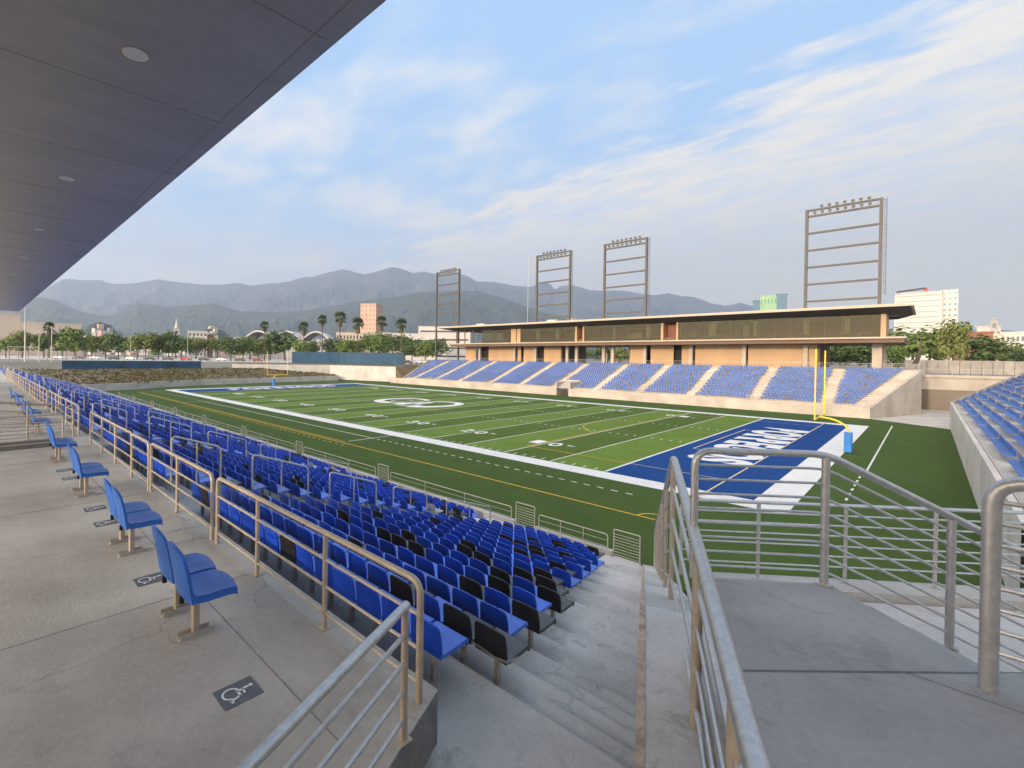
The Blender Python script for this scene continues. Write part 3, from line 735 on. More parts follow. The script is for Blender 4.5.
tp = MB()
for zz_ in (.415, .432): tp.tube([(-.24, -.165, zz_), (-.1, -.178, zz_+.01), (.1, -.178, zz_-.01), (.245, -.16, zz_), (.26, 0, zz_-.02), (.27, .08, .40)], .004, 5)
tp.build("tape", M['galv_dull'], seat_taped)
# the rest of the seats: one mesh
lp, lb, lk = seat_parts(False)
rest = MB()
def add_low(x, y, z, rz, mi, k=1.0):
    c, s = math.cos(rz), math.sin(rz)
    for m in (lp, lb):
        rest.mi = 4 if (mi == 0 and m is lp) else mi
        rest.add([(x+a*k*c-b*s, y+a*k*s+b*c, z+d*k) for a, b, d in m.v], m.f)
for (r, i, x, y, z) in spots:
    if (r, i) in nearset or x < -104: continue
    q = rs.random()
    nearaisle = any(abs(x-a) < 1.2 for a in AISLES)
    add_low(x, y, z, 0, 1 if q < .12 else 3 if (nearaisle and q > .75) else 0)

# ================================================================== RAILINGS
def railing(name, label, cat, base, h, posts, nbars, group=None, r_top=.03, r_post=.028, r_bar=.015, top_mat='galv', post_mat='warm_lit_steel', bar_mat='galv',
            low=.16, ends=(True, True), hs=None):
    """base: 3D polyline at the foot; posts: params (segment index + t); end posts bend into the top rail"""
    B = [Vector(p) for p in base]
    H = hs if hs else [h]*len(B)
    root = empty(name, B[0]); tag(root, label, cat, group)
    off = -B[0]
    def up(k, f=1.0): return B[k]+off+Vector((0, 0, H[k]*f))
    path = [up(k) for k in range(len(B))]
    if ends[0]: path = [B[0]+off]+path
    if ends[1]: path = path+[B[-1]+off]
    m = MB(); m.tube(fillet(path, .13), r_top, 10); m.build("top_rail", M[top_mat], root, smooth=True)
    for q in posts:
        k = min(int(q), len(B)-2); t = q-k
        p = B[k].lerp(B[k+1], t)+off; hh = H[k]*(1-t)+H[k+1]*t
        m = MB(); m.tube([p, p+Vector((0, 0, hh-r_top*.6))], r_post, 10); m.box(p.x-.05, p.x+.05, p.y-.05, p.y+.05, p.z+.001, p.z+.012)
        m.build("post", M[post_mat], root, smooth=True)
    for j in range(nbars):
        f = low+(1-low)*(j/(nbars)) if nbars > 1 else .5
        pts = [up(k, f) for k in range(len(B))]
        m = MB(); m.tube(fillet(pts, .1) if len(pts) > 2 else pts, r_bar, 8); m.build("bar", M[bar_mat], root, smooth=True)
    return root
FY = -30.62
railing("guard_rail", "warm-lit steel guard rail on the concourse edge, nearest section with a rounded end", "railing",
        [(13.2, FY, 5.3), (8.72, FY, 5.3)], 1.0, [.326, .69], 3, "rails along the concourse edge", top_mat='warm_lit_steel', bar_mat='warm_lit_steel')
railing("guard_rail", "warm-lit guard rail on the concourse edge, section behind the two nearest pairs of blue chairs", "railing",
        [(8.5, FY, 5.3), (5.05, FY, 5.3)], 1.0, [.5], 3, "rails along the concourse edge", top_mat='warm_lit_steel', bar_mat='warm_lit_steel')
railing("guard_rail", "short warm-lit guard rail on the concourse edge between the first aisle and the stair opening", "railing",
        [(3.4, FY, 5.3), (-1.9, FY, 5.3)], 1.0, [.33, .66], 3, "rails along the concourse edge", top_mat='warm_lit_steel', bar_mat='warm_lit_steel')
# gate piece across the aisle head
railing("guard_rail", "narrow warm-lit rail closing the head of the aisle on the concourse edge", "railing",
        [(4.95, FY-.02, 5.3), (3.5, FY-.02, 5.3)], 1.0, [], 3, "rails along the concourse edge", top_mat='warm_lit_steel', bar_mat='warm_lit_steel')
for k, nm in ((0, "first"), (1, "second"), (2, "third"), (3, "fourth"), (4, "fifth")):
    x1 = -4.2-9.8*k
    railing("guard_rail", "warm-lit guard rail far down the concourse edge, %s one past the stair opening" % nm, "railing",
            [(x1, FY, 5.3), (x1-9.2, FY, 5.3)], 1.0, [.17, .33, .5, .67, .83], 3, "rails along the concourse edge", top_mat='warm_lit_steel', bar_mat='warm_lit_steel')
railing("side_rail", "grey tube railing with warm-lit posts across the end of the concourse, nearest the camera", "railing",
        [(13.42-.02, -30.95, 5.3), (13.42+.395*5-.02, -35.95, 5.3)], 1.0, [.004, .29, .58, .87], 4, r_top=.034, r_bar=.017, ends=(False, True))
# rails round the stair opening
railing("stair_rail", "level rail on the near edge of the concourse stair opening", "railing",
        [(-2.0, -31.3, 5.3), (-2.0, -35.5, 5.3)], .98, [.4, .8], 4, "rails round the stair opening", top_mat='galv_dull', bar_mat='galv_dull')
railing("stair_rail", "sloping rail on the far edge of the concourse stair opening", "railing",
        [(-4.0, -30.8, 5.3), (-4.0, -35.6, 5.3)], 1.0, [.25, .5, .75], 4, "rails round the stair opening", top_mat='warm_lit_steel', bar_mat='galv_dull', hs=[1.02, 1.6])

# aisle handrails: three sloping hoops in each aisle
def aisle_rail(ax, y0, y1, lab):
    z0, z1 = 4.5-.307*(y0+29), 4.5-.307*(y1+29)
    h0 = 1.38+.03*(-28-y0)*-1 if False else 1.0+.045*max(0, -19.5-y0); h1 = 1.0+.045*max(0, -19.5-y1)
    railing("aisle_handrail", lab, "handrail", [(ax, y0, z0), (ax, y1, z1)], 1, [.5], 0, "handrails in the seating aisles",
            r_top=.024, r_post=.02, top_mat='galv', post_mat='galv', hs=[h0, h1])
for k, ax in enumerate(AISLES[:9]):
    for (y0, y1, nm) in ((-30.0, -28.9, "topmost"), (-28.1, -26.5, "upper"), (-25.8, -24.1, "middle"), (-23.4, -21.9, "lower"), (-20.9, -18.4, "lowest")):
        aisle_rail(ax, y0, y1, "%s grey handrail hoop of the %s seating aisle left of the corner stairway" % (nm, ordinal(k+1)))

def gate(label, x0, x1, y, z, h=1.0, ang=0.0, group="gates in the front wall"):
    root = empty("pitch_gate", (x0, y, z), ang); tag(root, label, "gate", group)
    w = x1-x0; m = MB()
    m.tube(fillet([(0, 0, 0), (0, 0, h), (w, 0, h), (w, 0, 0)], .06), .022, 8); m.build("gate_frame", M['galv_dull'], root, smooth=True)
    for j in range(8):
        m = MB(); zz_ = .08+j*(h-.14)/8; m.tube([(.0, 0, zz_), (w, 0, zz_)], .010, 6); m.build("bar", M['galv_dull'], root)
    return root
gate("grey barred gate at the foot of the corner stairway, largest of the gates", 8.12, 9.08, -16.0, .86)
for k, ax in enumerate(AISLES[:9]):
    gate("grey barred gate at the foot of the %s seating aisle" % ordinal(k+1), ax-.48, ax+.48, -16.0, .86)
prev = 8.0
for k, ax in enumerate(AISLES[:9]):
    a, b = prev, ax+.6
    railing("front_rail", "low grey rail on the front wall just before the %s aisle gate from the corner" % ordinal(k+1), "railing",
            [(a-.1, -16.02, 1.05), (b+.1, -16.02, 1.05)], .55, [.33, .66], 2, "low rails on the front wall", r_top=.02, r_post=.016, r_bar=.009, top_mat='galv_dull', post_mat='galv_dull', bar_mat='galv_dull')
    prev = ax-.6

# ---- corner stair wall (parapet) ---------------------------------------
dirm = (PB-PA)/np.linalg.norm(PB-PA); perp = np.array([-dirm[1], dirm[0]]); perp = perp if perp[0] > 0 else -perp
def zw(y):                                   # top of the stair wall
    return .97+(5.62-.97)*min(1, max(0, (-16.2-y)/(28.4-16.2)))
ts = [0, 2.5, 5, 7.5, 10, 13.1, 15.28, 22]
pw = MB(); Lp = [PA+dirm*t for t in ts]; Rp = [p+perp*.62 for p in Lp]; Zp = [zw(p[1]) for p in Lp]
for i in range(len(ts)-1):
    a, b, c, d = Lp[i], Lp[i+1], Rp[i+1], Rp[i]
    pw.quad((*a, Zp[i]), (*d, Zp[i]), (*c, Zp[i+1]), (*b, Zp[i+1]))
    pw.quad((*a, Zp[i]-2.5), (*a, Zp[i]), (*b, Zp[i+1]), (*b, Zp[i+1]-2.5))
    pw.quad((*d, Zp[i]-2.5), (*c, Zp[i+1]-2.5), (*c, Zp[i+1]), (*d, Zp[i]))
pw.quad((*Lp[0], -1.5), (*Rp[0], -1.5), (*Rp[0], Zp[0]), (*Lp[0], Zp[0]))
par = empty("stair_parapet", (*PA, 0)); tag(par, "sloping concrete wall top beside the corner stairway with a tan weathered edge", "wall")
attach(pw.build("wall_body", M['conc_step']), par)
sb_ = MB()
for i in range(len(ts)-1):
    a, b = Lp[i], Lp[i+1]; c, d = b+perp*.047, a+perp*.047; a, b = a-perp*.012, b-perp*.012
    sb_.quad((*a, Zp[i]+.004), (*d, Zp[i]+.004), (*c, Zp[i+1]+.004), (*b, Zp[i+1]+.004))
    sb_.quad((*a, Zp[i]-.10), (*a, Zp[i]+.004), (*b, Zp[i+1]+.004), (*b, Zp[i+1]-.10))
attach(sb_.build("edge_strip", M['tan_strip']), par)
rl = [PA+dirm*t+perp*.36 for t in (0.3, 11.3, 15.0, 17.0)]
railing("stair_guard_rail", "heavy grey tube rail on warm-lit posts running down beside the corner stairway", "railing",
        [(*p, zw(p[1])) for p in rl], 1.22, [.0, .16, .32, .48, .64, .8, .99, 1.9, 2.6], 4, r_top=.042, r_post=.034, r_bar=.018, ends=(True, False), hs=[1.25, 6.86-zw(rl[1][1]), 6.86-zw(rl[2][1]), 6.86-zw(rl[3][1])])

# ---- landing and corner platform ----------------------------------------
LZ = 6.5
l1 = at(706, 577, Z=LZ)[:2]; l2 = at(829, 584, Z=LZ)[:2]; l3 = at(1000, 690, Z=LZ)[:2]
dch = np.array([.69, .724]); ddn = np.array([.724, -.69])
lback = l1+dirm*9
r_end = l2+ddn*9
platform = empty("corner_platform", (16, -30, 0)); tag(platform, "grey concrete landing with steps at the corner between the two stands", "platform")
la = MB(); la.prism([tuple(lback), tuple(r_end+dch*-0+np.array([-3, -6])), tuple(r_end), tuple(l2), tuple(l1)], LZ-.35, LZ)
attach(la.build("landing_slab", M['conc_land']), platform)
lj = MB()
j0, j1 = at(735, 671, Z=LZ+.006), at(1060, 674, Z=LZ+.006)
dj = (j1-j0)/np.linalg.norm(j1-j0); pj = np.array([-dj[1], dj[0], 0])
for a, b in ((j0, j1),):
    lj.quad(*(tuple(p) for p in (a, b, b+pj*.012, a+pj*.012)))
j2, j3 = at(905, 672, Z=LZ+.004), at(1030, 716, Z=LZ+.004)
d2 = (j3-j2)/np.linalg.norm(j3-j2); p2 = np.array([-d2[1], d2[0], 0])*.008
lj.quad(*(tuple(p) for p in (j2, j3, j3+p2, j2+p2)))
attach(lj.build("expansion_joint", M['conc_dark']), platform)
ln = MB(); ln.add([(*p[:2], LZ+.003) for p in (j0, at(745, 768, Z=LZ), at(760, 1000, Z=LZ), at(1500, 1000, Z=LZ), at(1300, 700, Z=LZ), j1)], [(0, 1, 2, 3, 4, 5)])
attach(ln.build("near_slab", concrete("near_slab_concrete", (0.38, 0.375, 0.365), (0.52, 0.51, 0.49), 0.3, 0.6)), platform)
sp_ = MB(); NS = 7
for k in range(NS):                           # steps down to the lower level
    a = l2+dch*(.3*k+.003); b = l2+dch*(.3*(k+1)+.003); z = LZ-.155*(k+1)
    sp_.prism([tuple(a+ddn*.02), tuple(a+ddn*9), tuple(b+ddn*9), tuple(b+ddn*.02)][::-1], LZ-1.6, z) if False else sp_.prism([tuple(a), tuple(a+ddn*9), tuple(b+ddn*9), tuple(b)], LZ-1.6, z)
attach(sp_.build("steps", M['conc_step']), platform)
PZ = 5.3
c0 = at(640, 569, Z=PZ)[:2]; c1 = at(700, 575, Z=PZ)[:2]; c2 = at(1018, 592, Z=PZ)[:2]
dk = (c2-c1)/np.linalg.norm(c2-c1); nk = np.array([-dk[1], dk[0]]); nk = nk if nk @ (np.array([-1, 1])) > 0 else -nk
c3 = c1+dk*14; c00 = c1-dk*.02
lo = MB(); lo.prism([tuple(c00-nk*.3), tuple(c00-nk*2.2), tuple(c3-nk*9), tuple(c3-nk*.3)], PZ-.4, PZ-.1)
attach(lo.build("lower_slab", M['conc_step']), platform)
kb = MB(); kb.prism([tuple(c00+nk*.12), tuple(c00-nk*.26), tuple(c3-nk*.26), tuple(c3+nk*.12)], PZ-.6, PZ)
attach(kb.build("coping", M['sign_white'] if False else M['conc_wall']), platform)
pf = MB(); pf.prism([tuple(c00+nk*.05), tuple(c00-nk*.2), tuple(c3-nk*.2), tuple(c3+nk*.05)], -.1, PZ-.61)
attach(pf.build("portal_wall", M['conc_wall']), platform)
e0, e1, e2 = c1, c1+dk*3.2, c2
pts = [(*c1, PZ), (*c2, PZ), (*(c1+dk*9), PZ)]
railing("corner_rail", "lower grey railing on the front coping of the corner platform above the turf", "railing",
        [(*(c1-dk*.25), PZ), (*(c1+dk*9), PZ)], 1.0, [.105+.115*k for k in range(8)], 6, low=.2, r_top=.024, r_post=.022, r_bar=.012, post_mat='galv', ends=(True, True))
# landing front rail + sloping stair rail (one welded rail)
b0 = l1-dch*.10; b1 = l2+ddn*.0+dch*-.04
s1 = b1+dch*.1; s2 = b1+dch*2.2
rt_ = railing("landing_rail", "grey steel railing along the landing front that slopes down beside the steps", "railing",
        [(*b0, LZ), (*b1, LZ), (*(b1+dch*2.25), LZ-1.085), (*(b1+dch*3.6), LZ-1.085)], .97, [1.0, 1.42, 1.98, 2.95], 8, low=.10, r_top=.027, r_post=.026, r_bar=.010, post_mat='galv', ends=(True, True))
q0 = at(988, 690, Z=LZ)[:2]
railing("landing_rail", "thick grey tube rail with a rounded end at the right edge of the landing", "railing",
        [(*q0, LZ), (*(q0+dch*1.0+ddn*1.1), LZ), (*(q0+ddn*4), LZ)][:2], 1.07, [.9], 8, low=.19, r_top=.036, r_post=.03, r_bar=.012, post_mat='galv')

# ================================================================== CONCOURSE CHAIRS AND FLOOR PLATES
cp, cb, _ck = seat_parts(True)
def make_chair():
    root = empty("concourse_chair")
    def shell(prof, off):
        nx = 10; k = len(prof); V = []; n = nx+1
        for (y, z, w, sy, sz) in prof:
            for i in range(n):
                t = -1+2*i/nx; V.append((t*w, y+sy*t*t, z+sz*abs(t)**3))
        W = [(x, y+off[0], z+off[1]) for x, y, z in V]; T = len(V)
        Fq = [(j*n+i, j*n+i+1, (j+1)*n+i+1, (j+1)*n+i) for j in range(k-1) for i in range(nx)]
        Fs = []
        for j in range(k-1): Fs += [(j*n, (j+1)*n, T+(j+1)*n, T+j*n), ((j+1)*n+nx, j*n+nx, T+j*n+nx, T+(j+1)*n+nx)]
        for i in range(nx): Fs += [(i+1, i, T+i, T+i+1), ((k-1)*n+i, (k-1)*n+i+1, T+(k-1)*n+i+1, T+(k-1)*n+i)]
        q = MB(); q.add(V+W, Fq+[tuple(T+a for a in f[::-1]) for f in Fq]+Fs); return q
    shell([(.365, .455, .245, -.03, -.01), (.35, .487, .258, -.03, -.012), (.30, .500, .268, -.02, -.006), (.18, .487, .272, 0, .012), (.02, .478, .272, 0, .022), (-.07, .486, .270, 0, .024), (-.118, .520, .266, .012, .02)],
          (0, -.075)).build("seat_pan", M['chair_blue'], root, smooth=True)
    shell([(-.105, .43, .262, .02, 0), (-.128, .53, .265, .028, 0), (-.150, .64, .264, .034, 0), (-.176, .78, .256, .034, 0), (-.196, .90, .238, .030, -.012), (-.206, .965, .205, .022, -.03), (-.209, .985, .15, .012, -.03)],
          (-.03, 0)).build("backrest", M['chair_blue'], root, smooth=True)
    q = MB(); q.box(-.045, .045, -.03, .03, .012, .43); q.build("pedestal", M['warm_lit_steel'], root, bevel=.006)
    q = MB(); q.box(-.055, .055, -.16, .16, 0, .012); q.box(-.055, -.047, -.15, .15, .0121, .05); q.box(.047, .055, -.15, .15, .0121, .05)
    q.build("foot_plate", M['galv_dull'], root)
    q = MB(); q.box(-.02, .02, .27, .31, .38, .425); q.build("clip", M['black_metal'], root); q = MB(); q.box(-.02, .02, -.15, -.11, .36, .43); q.build("clip", M['black_metal'], root)
    return root
chp = None
cx_list = [(10.95, "right-hand chair of the pair nearest the camera"), (10.36, "left-hand chair of the pair nearest the camera"),
           (8.27, "right-hand chair of the second pair"), (7.68, "left-hand chair of the second pair"),
           (4.55, "right-hand chair of the third pair"), (3.96, "left-hand chair of the third pair"),
           (0.55, "right-hand chair of the fourth pair, by the stair opening"), (-0.04, "left-hand chair of the fourth pair, by the stair opening"),
           (-5.0, "right-hand chair of the first pair past the stair opening"), (-5.6, "left-hand chair of the first pair past the stair opening"),
           (-8.4, "right-hand chair of the second pair past the stair opening"), (-9.0, "left-hand chair of the second pair past the stair opening"),
           (-12.4, "right-hand chair of the third pair past the stair opening"), (-13.0, "left-hand chair of the third pair past the stair opening"),
           (-17.4, "right-hand chair of the fourth pair past the stair opening"), (-18, "left-hand chair of the fourth pair past the stair opening")]
for x, lab in cx_list:
    if chp is None: chp = make_chair(); o = chp
    else: o = copy_tree(chp)
    o.location = (x, -31.65, 5.3)
    tag(o, "azure plastic "+lab, "chair", "pairs of chairs on the concourse")
def floor_sign(x, y, z, lab):
    root = empty("floor_plate", (x, y, z)); root.scale = (.74, .74, 1); tag(root, lab, "floor sign", "wheelchair floor signs")
    m = MB(); m.box(-.19, .19, -.22, .22, 0.0005, .004); m.build("plate", M['sign_grey'], root)
    m = MB(); zt = .006
    def line(pts, w):
        for a, b in zip(pts[:-1], pts[1:]):
            a, b = np.array(a), np.array(b); d = (b-a)/np.linalg.norm(b-a); n = np.array([-d[1], d[0]])*w
            e = d*w*.6
            P = [a-n-e, b-n+e, b+n+e, a+n-e]; m.quad(*[(p[0], p[1], zt) for p in P])
    for k in range(15):                       # wheel
        a0, a1 = rad(100+k*17), rad(100+(k+1)*17)
        P = [(-.025+q*math.cos(a), -.075+q*math.sin(a), zt) for q, a in ((.078, a0), (.10, a0), (.10, a1), (.078, a1))]; m.quad(*P)
    for k in range(10):                       # head
        a0, a1 = rad(k*36), rad((k+1)*36); m.add([(-.035, .155, zt), (-.035+.026*math.cos(a0), .155+.026*math.sin(a0), zt), (-.035+.026*math.cos(a1), .155+.026*math.sin(a1), zt)], [(0, 1, 2)])
    line([(-.035, .115), (-.02, -.01)], .017); line([(-.02, .0), (.06, -.0)], .015); line([(.06, .0), (.10, -.12), (.13, -.105)], .014); line([(-.03, .06), (.05, .055)], .012)
    m.build("wheelchair_symbol", M['sign_white'], root)
for x, lab in ((12.09, "nearest wheelchair floor plate, alone between the chairs and the side rail"), (9.33, "second wheelchair floor plate, between the first and second chair pairs"),
               (6.6, "third wheelchair floor plate, just past the second chair pair"), (5.6, "fourth wheelchair floor plate, in front of the third chair pair"),
               (2.7, "fifth wheelchair floor plate, just past the third chair pair"), (1.7, "sixth wheelchair floor plate, in front of the fourth chair pair")):
    floor_sign(x, -31.67, 5.3025 if False else 5.3, lab)

# ================================================================== CANOPY
can = empty("canopy", (0, -38, 0)); tag(can, "dark grey metal panelled canopy roof overhanging the concourse", "canopy roof")
cm = MB(); CZ = 12.0; CX0, CX1 = -43.5, 30.0
cm.add([(CX0, -30.08, CZ), (CX1, -30.08, CZ), (CX1, -40, CZ), (CX0, -40, CZ), (CX0, -30.0, CZ+.12), (CX1, -30.0, CZ+.12), (CX1, -40, CZ+.9), (CX0, -40, CZ+.9)],
       [(0, 1, 2, 3), (4, 7, 6, 5), (0, 4, 5, 1), (1, 5, 6, 2), (2, 6, 7, 3), (3, 7, 4, 0)])
attach(cm.build("soffit", M['canopy']), can)
sm = MB()
for k in range(-17, 8): sm.box(7.9+3.05*k-.008, 7.9+3.05*k+.008, -39.9, -30.2, CZ-.003, CZ+.01)
sm.box(CX0+.1, CX1, -30.36, -30.345, CZ-.0035, CZ+.01)
attach(sm.build("panel_seam", M['canopy_seam']), can)
for k in range(7):
    x = 8.97-6.1*k
    d = empty("downlight_root") if False else None
    m = MB(); n = 20
    for i in range(n):
        a0, a1 = 2*math.pi*i/n, 2*math.pi*(i+1)/n
        m.quad(*[(x+q*math.cos(a), -31.8+q*math.sin(a), zq) for q, a, zq in ((.15, a0, CZ-.006), (.15, a1, CZ-.006), (.19, a1, CZ-.004), (.19, a0, CZ-.004))])
    o = attach(m.build("downlight", M['fascia']), can)
    m = MB()
    for i in range(n):
        a0, a1 = 2*math.pi*i/n, 2*math.pi*(i+1)/n
        m.add([(x, -31.8, CZ-.0045)]+[(x+.15*math.cos(a), -31.8+.15*math.sin(a), CZ-.0055) for a in (a0, a1)], [(0, 1, 2)])
    rf = m.build("reflector", M['sign_white']); rf.parent = o
for x in (-38, -26, -14, -2, 10, 22):
    m = MB(); m.tube([(x, -39.2, 5.3 if x < 14 else 5.1), (x, -39.2, CZ)], .22, 14); attach(m.build("column", M['galv_dull'], smooth=True), can)

m = MB(); m.box(9, 46, -46.8, -46.2, 0, CZ-.5); tag(m.build("shade_wall", M['conc_wall']), "plain concrete wall added out of view to shade the landing and steps", "wall")  # unseen wall added behind the camera to keep sun off the landing

# ================================================================== END STAND (right)
EX, EZ = 18.15, 3.2
est = empty("end_stand", (20, 20, 0)); tag(est, "smaller concrete stand with blue seats behind the near end zone", "grandstand")
def yend(x): return 59.5+4.13*(x-18.4)
ER, EP, ES = 12, .85, .335
EW = .4
em = MB()
em.quad((EX, -9.5, 0), (EX, 59.3, 0), (EX, 59.3, EZ), (EX, -9.5, EZ)); em.quad((EX, -9.5, EZ), (EX, 59.3, EZ), (EX+.22, 59.3, EZ), (EX+.22, -9.5, EZ))
attach(em.build("front_wall", M['conc_wall']), est)
em = MB()
for r in range(ER):
    x0 = EX+.22+(EW+EP*r if r else 0); x1 = EX+.22+EW+EP*(r+1); z = EZ-.25+ES*r
    em.quad((x0, -9.5, z), (x0, yend(x0), z), (x1, yend(x1), z), (x1, -9.5, z)) if False else em.quad((x0, -9.5, z), (x1, -9.5, z), (x1, yend(x1), z), (x0, yend(x0), z))
    em.quad((x1, -9.5, z), (x1, -9.5, z+ES), (x1, yend(x1), z+ES), (x1, yend(x1), z))
em.quad((EX+.22, -9.5, EZ-.25), (EX+.22, -9.5, EZ), (EX+.22, 59.3, EZ), (EX+.22, 59.3, EZ-.25))
xt = EX+.22+EW+EP*ER; zt = EZ-.25+ES*ER
em.quad((xt, -9.5, zt), (45, -9.5, zt), (45, yend(xt), zt), (xt, yend(xt), zt))
attach(em.build("terrace_steps", M['conc_step']), est)
em = MB()                                     # sloping end wall
for r in range(ER+1):
    x0 = EX+(EW+EP*r if r else 0); x1 = EX+EW+EP*(r+1); z0 = EZ+.25+ES*r; z1 = EZ+.25+ES*(r+1)
    if r == 0: z0 = EZ+.05
    em.add([(x0, yend(x0), 0), (x1, yend(x1), 0), (x1, yend(x1), z1), (x0, yend(x0), z0), (x0, yend(x0)+.3, 0), (x1, yend(x1)+.3, 0), (x1, yend(x1)+.3, z1), (x0, yend(x0)+.3, z0)],
           [(0, 1, 2, 3), (7, 6, 5, 4), (3, 2, 6, 7)])
attach(em.build("end_wall", M['conc_wall']), est)
em = MB(); em.box(EX+.26, EX+.34, -9.4, 58.8, EZ-.05, EZ+.004)
attach(em.build("handrail_strip", M['fascia']), est)
for r in range(ER-1):                         # seats face the field (-X)
    x = EX+.22+EW+EP*r+.42; z = EZ-.25+ES*r
    y = -8.5
    while y < yend(x)-1.0:
        k = (y+4.6) % 9.6
        if k > 1.3: add_low(x, y, z, math.pi/2, 2)
        y += .5
for k in range(7):
    y0 = -4.6+9.6*k+.65
    for r0 in (5,):
        xa, xb = EX+.22+EW+EP*r0, EX+.22+EW+EP*(r0+2.4); za, zb = EZ-.25+ES*r0, EZ-.25+ES*(r0+2.4)
        railing("aisle_handrail", "%s pale handrail of the %s end-stand aisle counted from the landing" % ("lower" if r0 == 1 else "upper", ordinal(k+1)), "handrail", [(xa, y0, za), (xb, y0, zb)], .95, [.5], 0, "handrails in the end stand", r_top=.016, r_post=.014, post_mat='galv_dull', top_mat='galv_dull')

# ================================================================== FAR STAND
FYF = 61.5; FRR, FP, FS = 22, .74, .255
fz0 = 1.45
def fxr(y): return 9.9+.315*(y-FYF)
def fxl(y): return -93.5-.33*(y-FYF)
fst = empty("far_stand", (-40, 62, 0)); tag(fst, "far sunlit concrete stand with pale blue seats under the press building", "grandstand")
fm = MB()
for r in range(FRR):
    y0 = FYF+.35+FP*r if r else FYF+.2; y1 = FYF+.35+FP*(r+1); z = fz0+FS*r
    fm.quad((fxl(y0), y0, z), (fxr(y0), y0, z), (fxr(y1), y1, z), (fxl(y1), y1, z))
    fm.quad((fxl(y1), y1, z), (fxr(y1), y1, z), (fxr(y1), y1, z+FS), (fxl(y1), y1, z+FS))
ytop = FYF+.35+FP*FRR; ztop = fz0+FS*FRR
fm.quad((fxl(ytop), ytop, ztop), (fxr(ytop)+.2, ytop, ztop), (fxr(ytop)+.2, 98, ztop), (fxl(ytop), 98, ztop))
attach(fm.build("terrace_steps", M['conc_warm']), fst)
fm = MB()
VOM = (-41.1, -38.1)
for a, b in ((fxl(FYF)-6, VOM[0]), (VOM[1], fxr(FYF)+.5)): fm.box(a, b, FYF, FYF+.2, 0, 1.62)
attach(fm.build("front_wall", M['conc_warm']), fst)
fm = MB()
for side, fx in ((1, fxr), (-1, fxl)):
    for r in range(FRR):
        y0 = FYF+.2+FP*r; y1 = FYF+.2+FP*(r+1); z0, z1 = fz0+(.02 if side > 0 else .3)+FS*r, fz0+(.02 if side > 0 else .3)+FS*(r+1)
        xa, xb = fx(y0)+side*.02, fx(y1)+side*.02
        fm.add([(xa, y0, 0), (xb, y1, 0), (xb, y1, z1), (xa, y0, z0), (xa+side*.35, y0, 0), (xb+side*.35, y1, 0), (xb+side*.35, y1, z1), (xa+side*.35, y0, z0)],
               [(0, 1, 2, 3), (7, 6, 5, 4), (3, 2, 6, 7), (2, 1, 5, 6), (0, 3, 7, 4)])
    attach(fm.build("side_wall", M['conc_warm']), fst); fm = MB()
# recess behind the near right corner: pad, back wall with door
pd = MB(); pd.add([(x, y, .006) for x, y in ((10.0, 62.0), (18.2, 55.0), (24, 92), (10.0, 92))], [(0, 1, 2, 3)])
structure(pd.build("concrete_pad", M['conc_wall']))
pd = MB(); pd.add([(x, y, .003) for x, y in ((18.2, 55.0), (19.5, 62.5), (26, 92), (18.2, 80))], [(0, 1, 2, 3)])
DY = 90.0
dl = at(921, 389, Y=DY); dr_ = at(979, 394, Y=DY); wl_ = at(917, 377, Y=DY); wr_ = at(1010, 381, Y=DY)
bw_ = MB()
bw_.box(wl_[0]-.3, dl[0], DY, DY+.4, 0, wl_[2]); bw_.box(dl[0], 27.5, DY, DY+.4, dl[2], wl_[2]); bw_.box(27.5, 60, DY, DY+.4, 0, wl_[2])
ret = tag(empty("retaining_wall", (20, DY, 0)), "warm concrete back wall of the corner recess holding the roller door", "wall")
attach(bw_.build("wall_body", M['conc_warm']), ret)
bw_ = MB(); bw_.box(wl_[0]-.5, 60, DY-.25, DY+.6, wl_[2]+.003, wl_[2]+.5)
attach(bw_.build("coping", M['conc_warm']), ret)
dd = MB(); dd.box(dl[0]+.003, 27.49, DY+.18, DY+.25, 0.007, dl[2]-.003)
for j in range(14): dd.box(dl[0]+.02, 27.4, DY+.165, DY+.179, .1+j*dl[2]/15, .1+j*dl[2]/15+.04)
attach(dd.build("roller_door", M['door_metal']), ret)
dk_ = MB(); dk_.add([(fxr(ytop)-1, ytop+1, GZ+.9), (60, DY+.6, GZ+.9), (60, 130, GZ+.9), (-60, 130, GZ+.9)], [(0, 1, 2, 3)])
pl_ = MB(); pl_.quad((15.6, DY+.6, wl_[2]-.02), (70, DY+.6, wl_[2]-.02), (70, 150, wl_[2]-.02), (15.6, 150, wl_[2]-.02))
structure(pl_.build("upper_ground", M['asphalt']))
# side return wall between stand end and back wall
sw = MB(); ye = ytop
sw.add([(fxr(ye)+.02, ye+.01, 0), (wl_[0]-.3, DY, 0), (wl_[0]-.3, DY, wl_[2]+.4), (fxr(ye)+.02, ye+.01, ztop+.01)], [(0, 1, 2, 3)])
attach(sw.build("return_wall", M['conc_warm']), ret)

